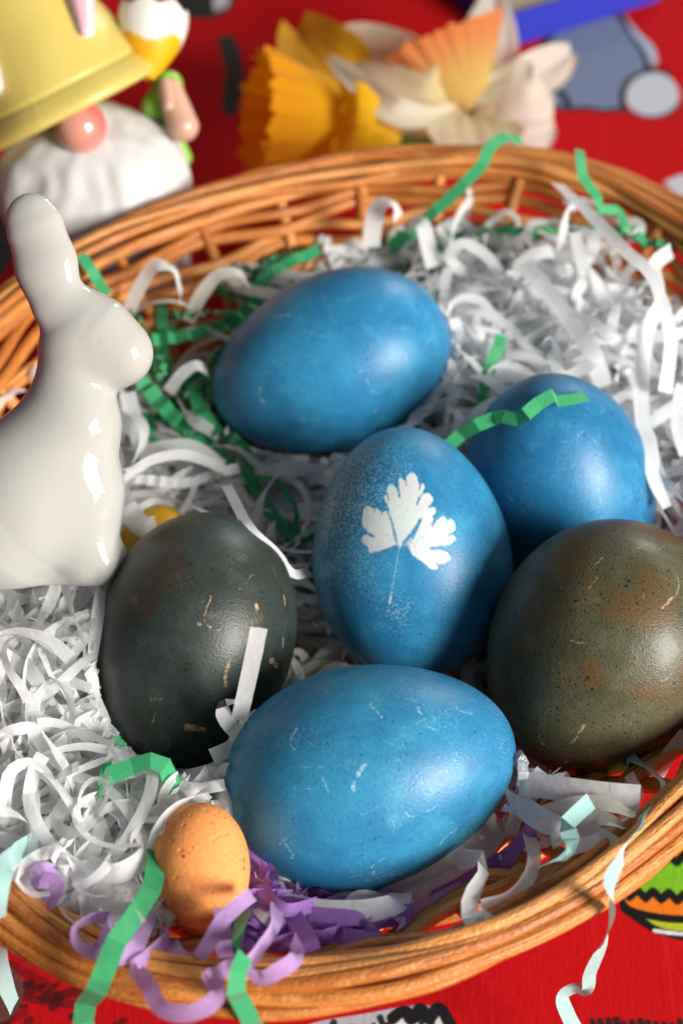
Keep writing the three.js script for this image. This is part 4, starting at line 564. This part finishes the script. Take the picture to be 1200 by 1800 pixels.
{
  const Y0 = [0.86, 0.47, 0.004], Y1 = [0.88, 0.52, 0.008], OR = [0.88, 0.36, 0.003];
  const d = group('daffodil', 'deep yellow daffodil bloom lying behind the basket beside the gnome', 'daffodil', at(560, 215, 0));
  corona(d, [655, 222, 0.026], [450, 196, 0.036], 0.0105, 0.0172, Y0, OR, 0.002, 0.0001, 1.3, 0.95);
  petal(d, [[620, 215, 0.02], [590, 140, 0.03], [552, 88, 0.034], [520, 42, 0.034]], 0.026, Y0, [0.6, 0.3, 0.01], { cup: 0.2 });
  petal(d, [[598, 222, 0.038], [628, 218, 0.042], [660, 214, 0.042], [690, 212, 0.036]], 0.023, Y0, Y1, { cup: 0.08 });
  petal(d, [[610, 210, 0.018], [600, 170, 0.02], [620, 140, 0.02], [640, 120, 0.016]], 0.02, Y0, Y1, { cup: 0.2 });
  const C0 = [0.76, 0.66, 0.34], C1 = [0.8, 0.75, 0.55], W1 = [0.82, 0.8, 0.7];
  const e = group('daffodil', 'cream daffodil bloom with a peach orange trumpet behind the basket', 'daffodil', at(820, 185, 0));
  corona(e, [828, 192, 0.026], [778, 62, 0.042], 0.006, 0.0185, [0.74, 0.52, 0.16], [0.8, 0.26, 0.08], 0.0011, 0.00028, 1.05, 0.6);
  petal(e, [[806, 188, 0.028], [740, 165, 0.034], [680, 125, 0.036], [620, 98, 0.034], [566, 94, 0.03]], 0.028, C0, C1, { cup: 0.1 });
  petal(e, [[800, 194, 0.034], [740, 206, 0.04], [690, 196, 0.043], [636, 152, 0.043], [578, 104, 0.037]], 0.0085, C1, W1, { cup: 0.25, bulge: 1.1 });
  petal(e, [[834, 176, 0.03], [852, 110, 0.034], [864, 50, 0.036], [868, -10, 0.036]], 0.019, C1, W1, { cup: 0.08 });
  petal(e, [[846, 172, 0.028], [900, 152, 0.03], [950, 128, 0.033], [1006, 90, 0.034]], 0.0145, C0, W1, { cup: 0.12, bulge: 1.5 });
  petal(e, [[834, 186, 0.028], [880, 194, 0.03], [925, 204, 0.03], [974, 206, 0.028]], 0.033, C1, W1, { cup: 0.06 });
  petal(e, [[826, 194, 0.028], [832, 222, 0.03], [842, 255, 0.03], [856, 290, 0.028]], 0.029, C0, C1, { cup: 0.07 });
  const st = new THREE.CatmullRomCurve3([[690, 240, 0.012], [760, 250, 0.012], [820, 215, 0.016], [826, 195, 0.022]].map((c) => at(...c).sub(e.position)));
  mesh('stem', new THREE.TubeGeometry(st, 30, 0.0026, 10, false), new THREE.MeshStandardMaterial({ color: new THREE.Color(0.14, 0.24, 0.05), roughness: 0.6 }), e);
}

// ---------------------------------------------------------------- blue tray and black dish at the back
{
  const A = at(894, 84, 0.001), B = at(1158, 2, 0.001), dx = B.clone().sub(A), L = dx.length(); dx.normalize(); const dz = V(dx.z, 0, -dx.x); // towards the back
  const g = group('blue_tray', 'shallow blue box corner at the top right behind the cream daffodil', 'box', A);
  const M = new THREE.Matrix4().makeBasis(dx, V(0, 1, 0), dz.clone().negate()); g.quaternion.setFromRotationMatrix(M);
  const blue = new THREE.MeshStandardMaterial({ color: new THREE.Color(0.022, 0.035, 0.46), roughness: 0.5, map: dataTex(256, 64, (u, v) => { const s = 0.85 + 0.4 * fbm(u * 20, v * 8, 2); return [s, s, s]; }) }), inn = new THREE.MeshStandardMaterial({ color: new THREE.Color(0.45, 0.36, 0.24), roughness: 0.8 });
  const H = 0.0125, D = 0.07, t = 0.0016;
  const bx = (n, w, h, d, x, y, z, m) => { const q = mesh(n, new THREE.BoxGeometry(w, h, d), m, g); q.position.set(x, y, z); return q; };
  bx('side_panel', L, H, t, L / 2, H / 2, -t / 2, blue); bx('side_panel', L, H, t, L / 2, H / 2, -D + t / 2, blue);
  bx('side_panel', t, H, D - 2 * t - 0.0004, t / 2, H / 2, -D / 2, blue); bx('side_panel', t, H, D - 2 * t - 0.0004, L - t / 2, H / 2, -D / 2, blue);
  bx('bottom', L - 2 * t - 0.0004, 0.008, D - 2 * t - 0.0004, L / 2, 0.0045, -D / 2, inn);
}
{
  const c = at(730, 8, 0); const g = group('black_dish', 'black glossy dish at the top edge behind the daffodils', 'dish', V(c.x, 0.0005, c.z - 0.03));
  const pr = [[0.001, 0.001], [0.024, 0.001], [0.03, 0.006], [0.036, 0.016], [0.0375, 0.022], [0.0365, 0.0225], [0.034, 0.016], [0.028, 0.007], [0.022, 0.004], [0.001, 0.004]].map((p) => new THREE.Vector2(...p));
  mesh('bowl', new THREE.LatheGeometry(pr, 72), new THREE.MeshPhysicalMaterial({ color: new THREE.Color(0.012, 0.012, 0.013), roughness: 0.25, clearcoat: 0.6 }), g);
}

renderer.render(scene, camera);
